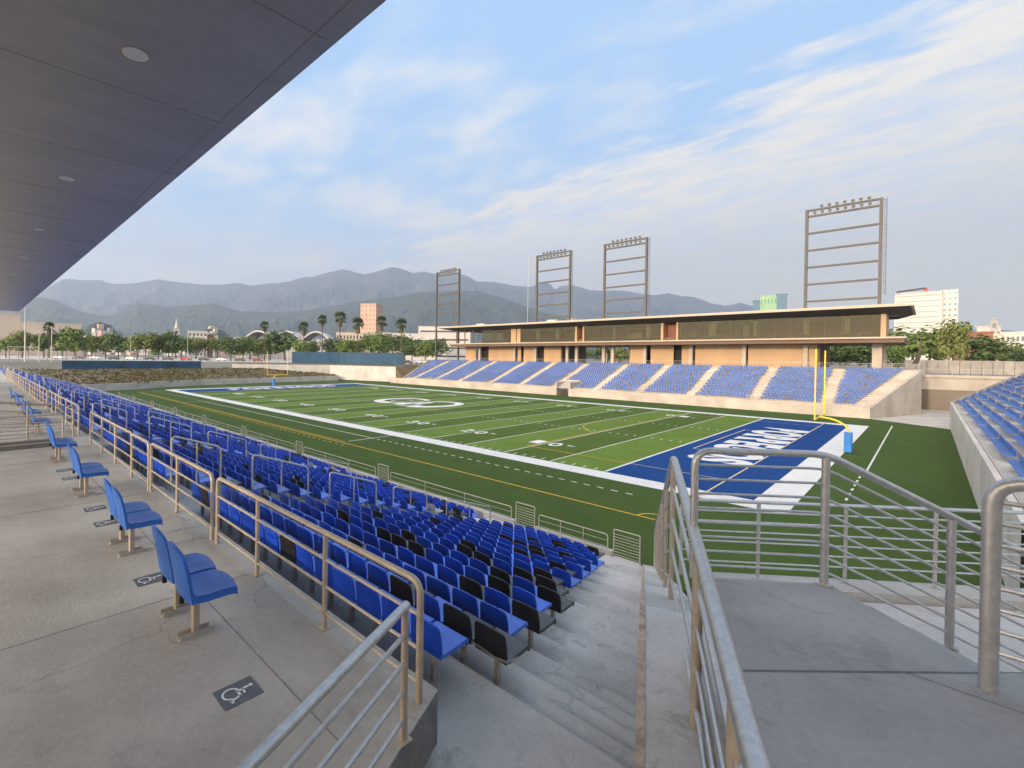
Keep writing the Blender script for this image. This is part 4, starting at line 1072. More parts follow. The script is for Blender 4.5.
FA = [5.3, -4.2, -14.0, -23.3, -32.4, -42.4, -51.7, -61.0, -71.5, -80.8, -90]
for ax in FA:
    fa = MB()
    for r in range(FRR):
        y0 = FYF+.35+FP*r if r else FYF+.2; y1 = FYF+.35+FP*(r+1); z = fz0+FS*r
        fa.box(ax-.6, ax+.6, y1-.34, y1-.002, z-.02, z+FS*.5)
        fa.box(ax-.62, ax+.62, y0+.002, y1-.342, z+.003, z+.008)
    attach(fa.build("aisle_steps", M['conc_warm']), fst)
for r in range(1, FRR):                       # seats face -Y
    y = FYF+.35+FP*r+.48; z = fz0+FS*r
    x = fxr(y)-2.0
    while x > fxl(y)+.7:
        ok = all(abs(x-a) > .88 for a in FA) and not (VOM[0]-.6 < x < VOM[1]+.8 and r < 6)
        if ok: add_low(x, y, z, math.pi, 2 if rs.random() > .03 else 1, .82)
        x -= .5
tag(rest.build("stadium_seats", [M['seat_blue'], M['seat_black'], M['seat_far'], M['seat_sunlit'], M['seat_pan_blue']]), kind="stuff")
vm = MB()                                     # players' tunnel in the far stand
vm.box(VOM[0]-.3, VOM[0]-.003, FYF+.21, FYF+4.5, 0, 3.0); vm.box(VOM[1]+.003, VOM[1]+.3, FYF+.21, FYF+4.5, 0, 3.0)
vm.box(VOM[0]-.3, VOM[1]+.3, FYF+4.51, FYF+4.75, 0, 3.35)
attach(vm.build("tunnel_wall", M['conc_warm']), fst)
vm = MB(); vm.quad((VOM[0], FYF+.3, 1.75), (VOM[1], FYF+.3, 1.75), (VOM[1], FYF+4.45, 3.2), (VOM[0], FYF+4.45, 3.2))
attach(vm.build("tunnel_ramp", M['conc_warm']), fst)
gate("tall grey gate closing the players tunnel in the far stand wall", VOM[0]+.05, VOM[1]-.05, FYF+.1, 0.02, 1.75, group="gates in the far stand wall")
for xg, nm in ((-23.2, "middle"), (-61.0, "left-hand"), (-82.0, "leftmost"), (-4.2, "right-hand")):
    gate("%s small grey gate on top of the far stand front wall" % nm, xg-.8, xg+.8, FYF+.1, 1.63, .9, group="gates in the far stand wall")
tr = [(fxl(ytop)+1, ytop+.2, ztop), (fxr(ytop), ytop+.2, ztop)]
railing("guard_rail", "thin grey rail along the top of the far blue seats", "railing", tr, 1.0, [k/36 for k in range(1, 36)], 3, r_top=.03, r_post=.025, r_bar=.013, top_mat='galv_dull', post_mat='galv_dull', bar_mat='galv_dull')
cr_ = [(15.5, DY+.2, wl_[2]+.5), (58, DY+.2, wl_[2]+.5)]
railing("guard_rail", "grey rail on top of the recess back wall above the roller door", "railing", cr_, 1.0, [k/24 for k in range(1, 24)], 3, r_top=.03, r_post=.025, r_bar=.013, top_mat='galv_dull', post_mat='galv_dull', bar_mat='galv_dull')

# ================================================================== PRESS BUILDING
pb = empty("press_building", (-35, 85, 0)); tag(pb, "long two-storey press building with orange panels and wide dark roofs over the far stand", "building")
BZ = ztop; YB = 80.5
S1B, S1T = 11.55, 12.5                        # mid slab
R1 = 17.1
m = MB(); m.box(-87.6, 13.6, 75.2, 96, S1T-.28, S1T); attach(m.build("mid_slab_edge", M['fascia']), pb)
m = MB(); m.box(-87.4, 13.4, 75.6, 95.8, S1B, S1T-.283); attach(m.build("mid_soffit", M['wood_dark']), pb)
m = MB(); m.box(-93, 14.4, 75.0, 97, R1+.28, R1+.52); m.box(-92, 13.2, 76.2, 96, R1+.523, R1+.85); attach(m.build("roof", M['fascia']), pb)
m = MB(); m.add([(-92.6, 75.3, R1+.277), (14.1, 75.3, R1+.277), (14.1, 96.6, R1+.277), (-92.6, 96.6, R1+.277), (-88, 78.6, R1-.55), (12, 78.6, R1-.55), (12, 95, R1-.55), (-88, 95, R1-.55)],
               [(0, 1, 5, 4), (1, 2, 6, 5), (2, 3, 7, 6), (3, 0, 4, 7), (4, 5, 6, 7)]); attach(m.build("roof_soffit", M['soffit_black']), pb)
PAN = [(-85.7, -81.4), (-76.25, -66.6), (-65.6, -64.4), (-63.5, -59.9), (-56.8, -51.6), (-33.1, -29.9), (-28.3, -23.3), (-21.6, -19.8), (-18.9, -10.25), (-9.1, -.2), (.41, 1.9)]
for a, b in PAN:
    m = MB(); m.box(a, b, YB+.45, YB+.7, BZ, S1B-.003); attach(m.build("wall_panel", M['panel']), pb)
for a, b in ((-81.35, -76.3), (-66.5, -65.7), (-64.3, -63.6), (-59.8, -56.9), (-23.2, -21.7)):
    m = MB(); m.box(a, b, YB+1.2, YB+1.3, BZ, S1B-.003); attach(m.build("doorway", M['black_void']), pb)
m = MB(); m.box(1.95, 2.2, YB+.45, 94, BZ, S1B-.003); m.box(-33, 1.9, 93.5, 94, BZ, S1B-.003); m.box(-33.4, -33.15, YB+.5, 94, BZ, S1B-.003)
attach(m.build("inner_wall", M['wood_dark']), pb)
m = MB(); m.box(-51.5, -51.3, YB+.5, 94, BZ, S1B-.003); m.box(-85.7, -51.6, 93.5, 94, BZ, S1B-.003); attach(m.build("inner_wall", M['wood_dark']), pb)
for x in (9.98, .19, -9.69, -19.56, -29.4, -39.4, -49.4, -59.2, -66.3, -79.3, -37.1, -46.7):
    w = .62 if x > 9 else .36
    m = MB(); m.box(x-w, x+w, YB-.35, YB+.35, BZ, S1B-.003); attach(m.build("column", M['column']), pb)
m = MB(); m.box(10.1, 10.9, YB+5, YB+5.8, BZ, S1B-.003); m.box(-42, -41.4, YB+6, YB+6.6, BZ, S1B-.003); m.box(-35, -34.4, YB+6, YB+6.6, BZ, S1B-.003); attach(m.build("column", M['column']), pb)
YG = 79.3
m = MB(); m.box(-78, 11.0, 90, 90.2, S1T, R1-.6); attach(m.build("inner_wall", M['wood_dark']), pb)
m = MB()
rp = random.Random(5)
x = -62
while x < 9:                                  # rooms behind the glass
    w = rp.uniform(.8, 3.0)
    if rp.random() < .55: m.box(x, x+w, 82+rp.random()*4, 82.3+rp.random()*.1+4, S1T, S1T+rp.choice([1.0, 2.2, 3.4]))
    x += w+rp.uniform(.5, 2.5)
attach(m.build("interior_partition", M['grey_wall']), pb)
m = MB(); m.box(-78, 11, YG+.3, 90, S1T+.003, S1T+.02); m.box(-78, 11, YG+.6, 90, R1-.75, R1-.70); attach(m.build("interior_floor", M['soffit_black']), pb)
for k in range(14):
    m = MB(); xx = -70+k*6.1; m.box(xx, xx+3.2, YG+2.2, YG+2.4, R1-.80, R1-.752); attach(m.build("ceiling_panel", M['white_wall']), pb)
m = MB(); m.box(-78, 10.3, YG+.35, YG+.5, S1T+.021, S1T+.75); attach(m.build("counter", M['wood_dark']), pb)
for k in range(12):
    m = MB(); xx = -74+k*7.3+rp.uniform(-1, 1); m.box(xx, xx+rp.uniform(.5, 1.3), YG+1.2, YG+1.6, S1T+.021, R1-.76); attach(m.build("interior_pillar", M['grey_wall']), pb)
for a, b in ((-77.5, -66.7), (-63.3, -46.6), (-43.9, -25.5), (-21.7, 10.4)):
    m = MB(); m.quad((a, YG, S1T+.05), (b, YG, S1T+.05), (b, YG, R1-.55), (a, YG, R1-.55)); w_ = attach(m.build("window_band", M['glass']), pb)
    m = MB(); n = max(2, int((b-a)/2.4))
    for i in range(n+1):
        xx = a+(b-a)*i/n; m.box(xx-.03, xx+.03, YG-.02, YG+.06, S1T+.05, R1-.56)
    m.box(a+.04, b-.04, YG-.015, YG+.05, S1T+1.0, S1T+1.05)
    f_ = m.build("mullions", M['wood_dark']); f_.parent = w_
for a, b in ((-66.6, -64.9), (-64.6, -63.4), (-46.5, -46.0), (-44.4, -44.0), (-25.4, -24.9), (-22.2, -21.8), (10.45, 11.1)):
    m = MB(); m.box(a, b, YG-.25, YG+8, S1T+.003, R1-.551); attach(m.build("pier", M['panel']), pb)
m = MB(); m.box(-45.9, -44.5, YG+2, YG+2.2, S1T+.003, R1-.551); m.box(-24.8, -22.3, YG+2, YG+2.2, S1T+.003, R1-.551); attach(m.build("recess_wall", M['brick']), pb)
for x in (-87.0, -83.5, -80):
    m = MB(); m.box(x-.12, x+.12, 78, 78.24, S1T+.003, R1-.2); attach(m.build("post", M['wood_dark']), pb)
m = MB(); m.box(-84, -81, 84, 86, R1+.852, R1+1.9); m.box(-58, -55, 84, 88, R1+.852, R1+2.0); m.box(-51.5, -50.2, 84, 87, R1+.852, R1+2.2); attach(m.build("rooftop_unit", M['white_wall']), pb)

# ================================================================== LIGHT TOWERS
def tower(xc, lab, zb):
    root = empty("light_tower", (xc, 81.2, zb)); tag(root, lab, "light tower", "ladder-frame light towers over the far stand")
    H = 36.9-zb; W = 5.1; rung0 = 19.6-zb
    for s in (-1, 1):
        m = MB(); m.box(s*W-.23, s*W+.23, -.25, .25, 0, H); m.build("post", M['tower'], root)
    for k in range(6):
        z = rung0+(36.0-zb-rung0-.4)*k/5
        m = MB(); m.box(-W+.275, W-.275, -.18, .18, z-.17, z+.17); m.build("crossbeam", M['tower'], root)
    m = MB(); m.box(-W+.275, W-.275, -.18, .18, H-.35, H); m.build("crossbeam", M['tower'], root)
    for row, zr in ((0, H-.16), (1, H-1.25)):
        for k in range(8 if row else 7):
            x = -W+1.2+(k+ (0 if row else .9))*1.08
            f = MB(); f.tube([(x, -.1, zr), (x, -.1, zr+.35)], .04, 6); f.add([(x-.24, -.52, zr+.22), (x+.24, -.52, zr+.22), (x+.24, -.40, zr+.68), (x-.24, -.40, zr+.68), (x-.16, .12, zr+.36), (x+.16, .12, zr+.36), (x+.16, .16, zr+.6), (x-.16, .16, zr+.6)],
                              [(0, 1, 2, 3), (7, 6, 5, 4), (0, 4, 5, 1), (1, 5, 6, 2), (2, 6, 7, 3), (3, 7, 4, 0)])
            f.build("floodlight", M['tower'] , root)
    m = MB()
    for k in range(46): m.box(W+.32, W+.75, -.12, .12, H-.4-k*.36, H-.36-k*.36)
    m.tube([(W+.72, 0, H-17), (W+.72, 0, H)], .03, 5); m.build("climbing_rungs", M['tower'], root)
for xc, lab, zb in ((5.0, "nearest and tallest-looking ladder-frame light tower, rising at the right of the roof", R1+.85), (-34.8, "second light tower from the right, rising from the roof middle", R1+.85),
                (-54.5, "third light tower from the right, beside white rooftop boxes", R1+.85), (-94.2, "leftmost light tower standing on the ground past the roof end", GZ)):
    tower(xc, lab, zb)

# ================================================================== GOAL POSTS
def goal(x, s, lab):
    root = empty("goal_post", (x+s*2.05, CY, 0)); tag(root, lab, "goal post", "football goal posts")
    q = s*-2.05
    m = MB(); m.tube([(0, 0, 0), (0, 0, 1.9)]+[(q*(1-math.cos(t*math.pi/2/8)), 0, 1.9+1.12*math.sin(t*math.pi/2/8)) for t in range(1, 9)], .085, 12); m.build("gooseneck", M['yellow'], root, smooth=True)
    m = MB(); m.tube([(q, -2.82, 3.05), (q, 2.82, 3.05)], .08, 12); m.build("crossbar", M['yellow'], root, smooth=True)
    for t in (-1, 1):
        m = MB(); m.tube([(q, t*2.82, 2.98), (q, t*2.82, 9.3)], .06, 10); m.build("upright", M['yellow'], root, smooth=True)
    m = MB(); m.box(-.28, .28, -.28, .28, .02, 1.85); m.build("pad", M['pad_blue'], root, bevel=.06)
goal(10*YD, 1, "yellow goal post with blue padded base behind the near end zone")
goal(-110*YD, -1, "yellow goal post with blue padded base at the far end zone")

# ================================================================== FAR LEFT: wall, fences, banners
def dwall(name, lab, cat, pix, D, h, th, material, z0=None, group=None):
    """upright wall following ground points given as (u, v) on the street level"""
    m = MB(); P = []
    for u, dd in pix:
        p = at(u, 357, D=dd); P.append(p[:2])
    for a, b in zip(P[:-1], P[1:]):
        d = (b-a)/np.linalg.norm(b-a); n = np.array([-d[1], d[0]])
        m.obox((a+b)/2, d, n, np.linalg.norm(b-a)/2, th/2, z0 if z0 is not None else GZ, (z0 if z0 is not None else GZ)+h)
    return tag(m.build(name, material), lab, cat, group)
# tunnel wall at the far left corner
a, b, c = at(232, 381, D=158), at(330, 381, D=163), at(396, 379, D=150)
m = MB(); 
for p, q in ((a, b), (b, c)):
    d = (q-p)[:2]/np.linalg.norm((q-p)[:2]); m.obox((p+q)[:2]/2, d, np.array([-d[1], d[0]]), np.linalg.norm((q-p)[:2])/2, .2, 0.2, 5.0)
tag(m.build("retaining_wall", M['conc_wall']), "broad grey concrete wall in the far left corner below the blue windscreen", "wall")
fg = MB()                                      # raised earth behind that wall and down to the stand end
bk = [at(u, 357, D=176)[:2] for u in (240, 330, 420)]
fg.quad((*a[:2], 4.9), (*b[:2], 4.9), (*bk[1], GZ), (*bk[0], GZ)); fg.quad((*b[:2], 4.9), (*c[:2], 4.9), (*bk[2], GZ), (*bk[1], GZ))
fg.quad((*c[:2], 4.9), (-94.2, 62.0, 1.4), (-99.4, 78, 6.2), (*bk[2], GZ)); fg.quad((-99.4, 78, 6.2), (-100, 98, 6.2), (-140, 130, GZ), (*bk[2], GZ))
fg.quad((*c[:2], 4.9), (*c[:2], 0), (-94.2, 62.0, 0), (-94.2, 62.0, 1.4))
structure(fg.build("earth_bank", M['soil']))
dwall("banner_fence", "long low teal blue banner on the slope top at the far left", "banner", [(u, float((at(u, 357, X=-141.2)-CAM) @ _fw)) for u in (62, 130, 201)], 0, 2.3, .12, M['banner'], z0=3.65)
dwall("windscreen_fence", "blue mesh windscreen fence in front of the palm trees", "fence", [(292, 176), (340, 176), (404, 170)], 0, 4.2, .12, M['banner'])
fence = tag(empty("perimeter_fence", tuple(at(0, 357, D=170))), "pale perimeter fence with dark posts beyond the scrub slope", "fence")
fm = MB(); pm = MB()
for k in range(0, 46):
    u = -10+k*9.6; p = at(u, 357, D=178 if u < 260 else 190)
    q = MB(); q.tube([(p[0], p[1], GZ), (p[0], p[1], GZ+(3.4 if k % 4 else 4.6))], .08, 6); attach(q.build("post", M['fence_dark']), fence)
for k in range(0, 45):
    a = at(-10+k*9.6, 357, D=178 if k < 28 else 190); b = at(-10+(k+1)*9.6, 357, D=178 if k+1 < 28 else 190)
    for hh in (.6, 1.4, 2.2, 3.0): fm.tube([(a[0], a[1], GZ+hh), (b[0], b[1], GZ+hh)], .03, 4)
attach(fm.build("wires", M['galv_dull']), fence)
lotP = [at(u, 357, D=dd)[:2] for u, dd in ((-60, 182), (460, 182), (470, 330), (-60, 330))]
m = MB(); m.add([(p[0], p[1], GZ+.02) for p in lotP], [(0, 1, 2, 3)]); structure(m.build("car_park", M['conc_wall']))

def pole(u, v0, D, lab, name="lamp_post", r=.09, group=None, arm=False):
    p = at(u, 357, D=D); z1 = at(u, v0, D=D)[2]
    root = empty(name, (p[0], p[1], GZ)); tag(root, lab, name.replace("_", " "), group)
    m = MB(); m.tube([(0, 0, 0), (0, 0, z1-GZ)], [r, r*.6], 8); m.build("pole", M['white_wall'], root, smooth=True)
    m = MB(); m.box(-.5, .5, -.12, .12, z1-GZ, z1-GZ+.14); m.build("lamp_head" if arm else "cap", M['grey_wall'], root)
pole(25, 307, 140, "tall white flagpole left of the scrub slope", "flag_pole", .22)
pole(39, 329, 140, "shorter white pole, first right of the tall flagpole", "flag_pole", .13)
pole(51.5, 327, 140, "shorter white pole, second right of the tall flagpole", "flag_pole", .13)
pole(130.5, 336, 190, "slim grey lamp post behind the left end of the teal banner", arm=True)
pole(187.5, 329, 190, "slim pale lamp post behind the right end of the teal banner", arm=True)
pole(527, 254, 260, "very thin tall mast rising behind the press building roof", "radio_mast", .12)
# soccer-like white frame at far left
p = at(8, 357, D=170)
root = empty("practice_goal", (p[0], p[1], GZ)); tag(root, "small white frame goal at the far left beside the flagpole", "goal frame")
d_ = (at(38, 357, D=170)-p)[:2]
m = MB(); m.tube([(0, 0, 0), (0, 0, 4.6), (d_[0]*1, d_[1]*1, 4.6), (d_[0]*1, d_[1]*1, 0)], .09, 6); m.build("frame", M['white_wall'], root)

# ================================================================== TREES
def crown_mesh(name, seed, n, rx, rz, leaf, clumps=9, squash=1.0):
    r = random.Random(seed); m = MB()
    C = []
    for k in range(clumps):
        a = r.uniform(0, 6.28); q = r.random()**.6*rx*.72
        C.append((math.cos(a)*q, math.sin(a)*q, r.uniform(-.55, .75)*rz, r.uniform(.38, .62)*rx))
    for k in range(n):
        c = C[k % clumps]
        v = Vector((r.gauss(0, 1), r.gauss(0, 1), r.gauss(0, 1))).normalized()
        p = Vector(c[:3])+v*c[3]*(r.random()**.35)*Vector((1, 1, .85)).length/1.66
        if p.z < -rz*.9: p.z = -rz*.9+r.random()*.4
        s = leaf*r.uniform(.6, 1.4)
        nrm = (v+Vector((r.uniform(-.7, .7), r.uniform(-.7, .7), r.uniform(-.2, .9)))).normalized()
        a = nrm.orthogonal().normalized(); a.rotate(Matrix.Rotation(r.uniform(0, 6.28), 3, nrm)); b = nrm.cross(a)
        m.quad(p+a*s, p+b*s*.6, p-a*s*.9, p-b*s*.7)
    me = bpy.data.meshes.new(name); me.from_pydata(m.v, [], m.f); return me
CROWNS = [crown_mesh("crown", k, 1250, 3.5, 2.9, .33, 11) for k in range(4)]
def set_mat(me, m): me = me.copy(); me.materials.append(m); return me
CR = {c: [set_mat(me, M[c]) for me in CROWNS] for c in ('leaf_a', 'leaf_b', 'leaf_c')}
tm = MB(); tm.tube([(0, 0, 0), (.1, .05, 1.6), (.05, 0, 3.2), (.2, .1, 5.0)], [.2, .16, .12, .05], 7)
for k in range(5):
    a = k*1.3; tm.tube([(.06, 0, 2.4+.3*k), (math.cos(a)*1.1, math.sin(a)*1.1, 3.6+.35*k), (math.cos(a)*1.9, math.sin(a)*1.9, 4.6+.3*k)], [.08, .05, .02], 5)
trunk_me = bpy.data.meshes.new("trunk"); trunk_me.from_pydata(tm.v, [], tm.f); trunk_me.materials.append(M['bark'])
rt2 = random.Random(21)
def tree(u, vtop, D, kind, lab, group=None, wide=1.0, base=None, name="leafy_tree"):
    p = at(u, 357, D=D); zt = at(u, vtop, D=D)[2]; zb = GZ if base is None else base; s = (zt-zb)/8.2
    root = empty(name, (p[0], p[1], zb)); root.scale = (s*wide, s*wide, s); root.rotation_euler = (0, 0, rt2.uniform(0, 6.28)); tag(root, lab, "tree", group)
    c = bpy.data.objects.new("crown", rt2.choice(CR[kind])); COL.objects.link(c); c.parent = root; c.location = (0, 0, 4.7)
    t = bpy.data.objects.new("trunk", trunk_me); COL.objects.link(t); t.parent = root
    return root
G1 = "row of trees beyond the car park"
row = [(6, 336), (22, 330), (44, 333), (62, 329), (75, 327), (92, 335), (106, 333), (118, 331), (131, 337), (146, 332), (158, 334), (169, 331), (181, 335), (205, 337), (217, 338), (231, 336), (243, 338), (258, 340), (300, 338), (312, 340), (345, 338), (352, 340), (372, 334), (412, 340), (425, 339)]
for k, (u, v) in enumerate(row):
    kd = ('leaf_a', 'leaf_c', 'leaf_a', 'leaf_b')[k % 4]
    w = {'leaf_a': "mid green", 'leaf_c': "yellowish green", 'leaf_b': "dark green"}[kd]
    tree(u, v, rt2.uniform(205, 245), kd, "%s bushy tree, %s from the left in the row beyond the car park" % (w, ordinal(k+1)), G1, 1.15)
for k, (u, v, D) in enumerate(sorted([(85, 335, 280), (137, 336, 280), (176, 336, 280), (196, 337, 290), (250, 336, 280), (285, 330, 260), (270, 336, 260), (330, 337, 280), (392, 334, 280), (405, 335, 275), (436, 338, 290)])):
    tree(u, v, D, 'leaf_b', "dark rounded tree, %s from the left behind the lighter tree row" % ordinal(k+1), "dark trees behind the row", 1.5)
tree(378, 329, 250, 'leaf_a', "large grey-green tree in front of the low beige building", None, 1.1)
GR = "trees right of the press building"
tree(912, 323, 150, 'leaf_a', "bright green spreading tree just right of the press building roof", GR, 1.25, name="leafy_tree")
tree(930, 331, 160, 'leaf_a', "green tree behind the bright spreading tree, right of the press building", GR, 1.2)
tree(993, 334, 145, 'leaf_b', "dark dense tree in front of the brick wall at the right", GR, 1.35)
tree(1018, 343, 150, 'leaf_b', "dark bushy tree at the right edge of the view", GR, 1.3)
tree(953, 318, 135, 'leaf_c', "tall thin sparse tree between the green and dark trees at the right", GR, .62)
tree(898, 343, 118, 'leaf_a', "small sapling left of the leaning trunk beneath the roof tip", GR, .8)
tree(842, 340, 130, 'leaf_b', "dark tree seen through the open ground floor of the press building", GR, 1.5)
tree(868, 338, 140, 'leaf_b', "dark tree beside the last concrete column of the press building", GR, 1.4)
tree(826, 342, 140, 'leaf_b', "darkest tree left of the others under the press building", GR, 1.3)
tree(605, 343, 180, 'leaf_b', "dark tree seen through the open middle of the press building", GR, 1.2)
tree(582, 346, 190, 'leaf_a', "mid green tree left of the dark one seen through the press building", GR, 1.3)
tree(620, 347, 200, 'leaf_c', "yellowish tree right of the dark one seen through the press building", GR, 1.3)
# palms
def palm_meshes(seed):
    r = random.Random(seed); fr = MB(); sk_ = MB()
    for k in range(46):
        a = r.uniform(0, 6.28); el = r.uniform(-.6, 1.35); L = r.uniform(1.3, 1.9)
        d = Vector((math.cos(a)*math.cos(el), math.sin(a)*math.cos(el), math.sin(el)))
        p1 = d*.9*.9; side = d.cross(Vector((0, 0, 1))).normalized()
        fr.quad((0, 0, 0), side*.03, p1+side*.03, p1-side*.03)
        for j in range(9):
            t = -1+2*j/8; e = p1+(d*math.cos(t*1.25)+side*math.sin(t*1.25))*L*.62; e.z -= .25+.15*abs(t)
            n = side*.0+(d.cross(side))*.0
            w = (side*math.cos(t*1.25)-d*math.sin(t*1.25))*.09
            fr.quad(p1, p1+(e-p1)*.5+w, e, p1+(e-p1)*.5-w)
    for k in range(26):
        a = r.uniform(0, 6.28); z0 = r.uniform(-.3, -1.3); q = r.uniform(.25, .75)
        c, s = math.cos(a), math.sin(a)
        sk_.quad((c*.2-s*.12, s*.2+c*.12, z0), (c*.2+s*.12, s*.2-c*.12, z0), (c*q+s*.2, s*q-c*.2, z0-.9), (c*q-s*.2, s*q+c*.2, z0-1.0))
    return fr, sk_
pal = [palm_meshes(k) for k in range(3)]
pms = []
for fr, sk_ in pal:
    a = bpy.data.meshes.new("fronds"); a.from_pydata(fr.v, [], fr.f); a.materials.append(M['palm'])
    b = bpy.data.meshes.new("dead_fronds"); b.from_pydata(sk_.v, [], sk_.f); b.materials.append(M['palm_dead']); pms.append((a, b))
tkm = {}
for k, (u, v, D, s, lab) in enumerate([(264.5, 325.5, 225, 1.0, "leftmost palm, above the left goal upright"), (303.5, 327, 215, 1.15, "second palm from the left, shorter than its right neighbour"),
        (322, 319.5, 220, 1.05, "third palm from the left, tall and slender"), (339.5, 317.5, 212, 1.3, "tallest palm, left of the pink tower"),
        (357.5, 323.5, 205, 1.3, "palm in front of the left face of the pink tower"), (381, 321.5, 220, 1.25, "palm just right of the pink tower"),
        (401, 324, 200, 1.15, "rightmost palm with a shaggy dry skirt"), (49, 327, 230, 1.2, "lone palm in front of the big beige building at the far left")]):
    p = at(u, 357, D=D); z = at(u, v, D=D)[2]
    root = empty("palm_tree", (p[0], p[1], GZ)); tag(root, lab, "palm tree", "fan palms beyond the car park")
    m = MB(); H = z-GZ; m.tube([(0, 0, 0), (.1, 0, H*.5), (0, 0, H)], [.3, .22, .2], 8); m.build("trunk", M['bark'], root, smooth=True)
    for me, nm in zip(pms[k % 3], ("fronds", "dead_fronds")):
        o = bpy.data.objects.new(nm, me); COL.objects.link(o); o.parent = root; o.location = (0, 0, H); o.scale = (s*1.55,)*3; o.rotation_euler = (0, 0, k*1.1)

# ================================================================== CITY
def block(u0, u1, vt, D, material, name, lab, depth=20, rows=0, colsn=0, wmat='window_dark', base=GZ, cat="building", ang=0.0, roofbox=False, win_frac=.5, strip_w=False, face=True):
    """building with its front face between pixels u0 and u1 at depth D; storeys of real window panes"""
    a = at(u0, 357, D=D)[:2]; b = at(u1, 357, D=D)[:2]; c0 = (a+b)/2
    d = (b-a)/np.linalg.norm(b-a)
    vd = (CAM[:2]-c0)/np.linalg.norm(CAM[:2]-c0); th = math.acos(abs(float(vd @ np.array([-d[1], d[0]]))))
    wf = 1.0
    if face:
        d = np.array([-vd[1], vd[0]]); d = d if d @ (b-a) > 0 else -d; wf = math.cos(th)
    if ang: ca, sa = math.cos(ang), math.sin(ang); d = np.array([d[0]*ca-d[1]*sa, d[0]*sa+d[1]*ca])
    n = np.array([-d[1], d[0]]); n = n if n @ (CAM[:2]-c0) > 0 else -n
    w = np.linalg.norm(b-a)*wf; h = at((u0+u1)/2, vt, D=D)[2]-base
    root = empty(name, (*c0, base)); tag(root, lab, cat)
    m = MB(); m.obox(-n*depth/2, d, n, w/2, depth/2, 0, h); m.build("walls", M[material] if isinstance(material, str) else material, root)
    m = MB(); m.obox(-n*depth/2, d, n, w/2+.3, depth/2+.3, h+.002, h+.6); m.build("parapet", M[material] if isinstance(material, str) else material, root)
    if roofbox:
        m = MB(); m.obox(-n*depth/2, d, n, w/6, depth/4, h+.603, h+3.2); m.build("roof_house", M['grey_wall'], root)
    if rows:
        fh = h/rows
        for face in (0, 1):
            dd, nn, off, L = (d, n, 0, w) if face == 0 else (n, d, 0, depth)
            cc = np.zeros(2) if face == 0 else -n*depth/2+d*w/2*(1 if (d @ (CAM[:2]-c0)) > 0 else -1)
            sg = 1 if face == 0 else (1 if (d @ (CAM[:2]-c0)) > 0 else -1)
            for r in range(rows):
                m = MB()
                k = colsn if face == 0 else max(2, int(colsn*L/w))
                if strip_w: k = 1
                for i in range(k):
                    x = -L/2+L*(i+.5)/k; hw = L/k*win_frac/2 if not strip_w else L*.46
                    m.obox(cc+dd*x+nn*sg*.03, dd, nn, hw, .05, fh*(r+.35), fh*(r+(.55 if strip_w else .72)))
                m.build("window_row", M[wmat], root)
    return root
block(-30, 21, 313, 330, 'beige_wall', "warehouse", "tall pale end of the beige building under the canopy tip at the far left", 30)
block(22, 82, 323.5, 345, 'beige_wall', "warehouse", "long windowless beige building behind the trees at the far left", 40)
block(359.5, 376, 304, 620, 'pink_wall', "office_tower", "pink sunlit tower block above the palms", 26, 12, 4, 'brick', win_frac=.22, ang=rad(-14), face=False)
block(336, 362, 333, 470, 'beige_wall', "low_building", "low beige building left of the pink tower", 25, 3, 8)
block(363, 391, 333, 480, 'beige_wall', "low_building", "low sunlit building right below the pink tower", 25, 3, 8)
block(392, 436, 334, 450, 'white_wall', "low_building", "long whitish low building right of the pink tower", 25, 2, 10, strip_w=True)
block(418, 470, 327, 520, 'white_wall', "low_building", "flat-roofed white building behind the left end of the press building", 25, 4, 8, strip_w=True)
block(188, 207, 331.5, 420, 'white_wall', "low_building", "pinkish white building in the middle of the left tree row", 18, 4, 5)
block(207, 213, 335, 430, 'brick', "low_building", "narrow red-sided building beside the pinkish white one", 14, 3, 2)
block(173.5, 179, 328, 600, 'white_wall', "church_tower", "small white church tower rising above the left trees", 7, 3, 1)
o = [q for q in bpy.data.objects if q.name.startswith("church_tower")][-1]
pq = at(176.2, 328, D=603); m = MB(); m.tube([(0, 0, at(176.2, 328, D=603)[2]-GZ), (0, 0, at(176.2, 319, D=603)[2]-GZ)], [2.6, .15], 6)
sp1 = m.build("spire", M['white_wall'], o)
block(236, 246, 338, 400, 'beige_wall', "low_building", "small yellowish house left of the white arches", 12, 2, 3)
# white arched roof hall
pA, pB = at(243, 357, D=420)[:2], at(330, 357, D=420)[:2]
root = empty("arched_hall", (*((pA+pB)/2), GZ)); tag(root, "white hall with two shallow arched roofs behind the trees left of the palms", "hall")
dv = (pB-pA)/np.linalg.norm(pB-pA); nv = np.array([-dv[1], dv[0]]); Lh = np.linalg.norm(pB-pA)
hA = at(280, 339, D=420)[2]-GZ; ht = at(280, 333, D=420)[2]-GZ
for k in range(3):
    m = MB(); N = 14; x0 = -Lh/2+Lh*k/3; x1 = x0+Lh/3
    for i in range(N):
        t0, t1 = i/N, (i+1)/N
        q0 = dv*(x0+(x1-x0)*t0); q1 = dv*(x0+(x1-x0)*t1); z0 = hA-1.5+(ht-hA+2.4)*math.sin(math.pi*t0); z1 = hA-1.5+(ht-hA+2.4)*math.sin(math.pi*t1)
        for s0, s1, nn in ((0, 1.2, 0),):
            m.add([(*q0, z0), (*q1, z1), (*q1, z1+1.2), (*q0, z0+1.2), (*(q0+nv*30), z0), (*(q1+nv*30), z1), (*(q1+nv*30), z1+1.2), (*(q0+nv*30), z0+1.2)], [(0, 1, 2, 3), (3, 2, 6, 7), (1, 0, 4, 5), (7, 6, 5, 4)])
    m.build("arched_roof", M['white_wall'], root)
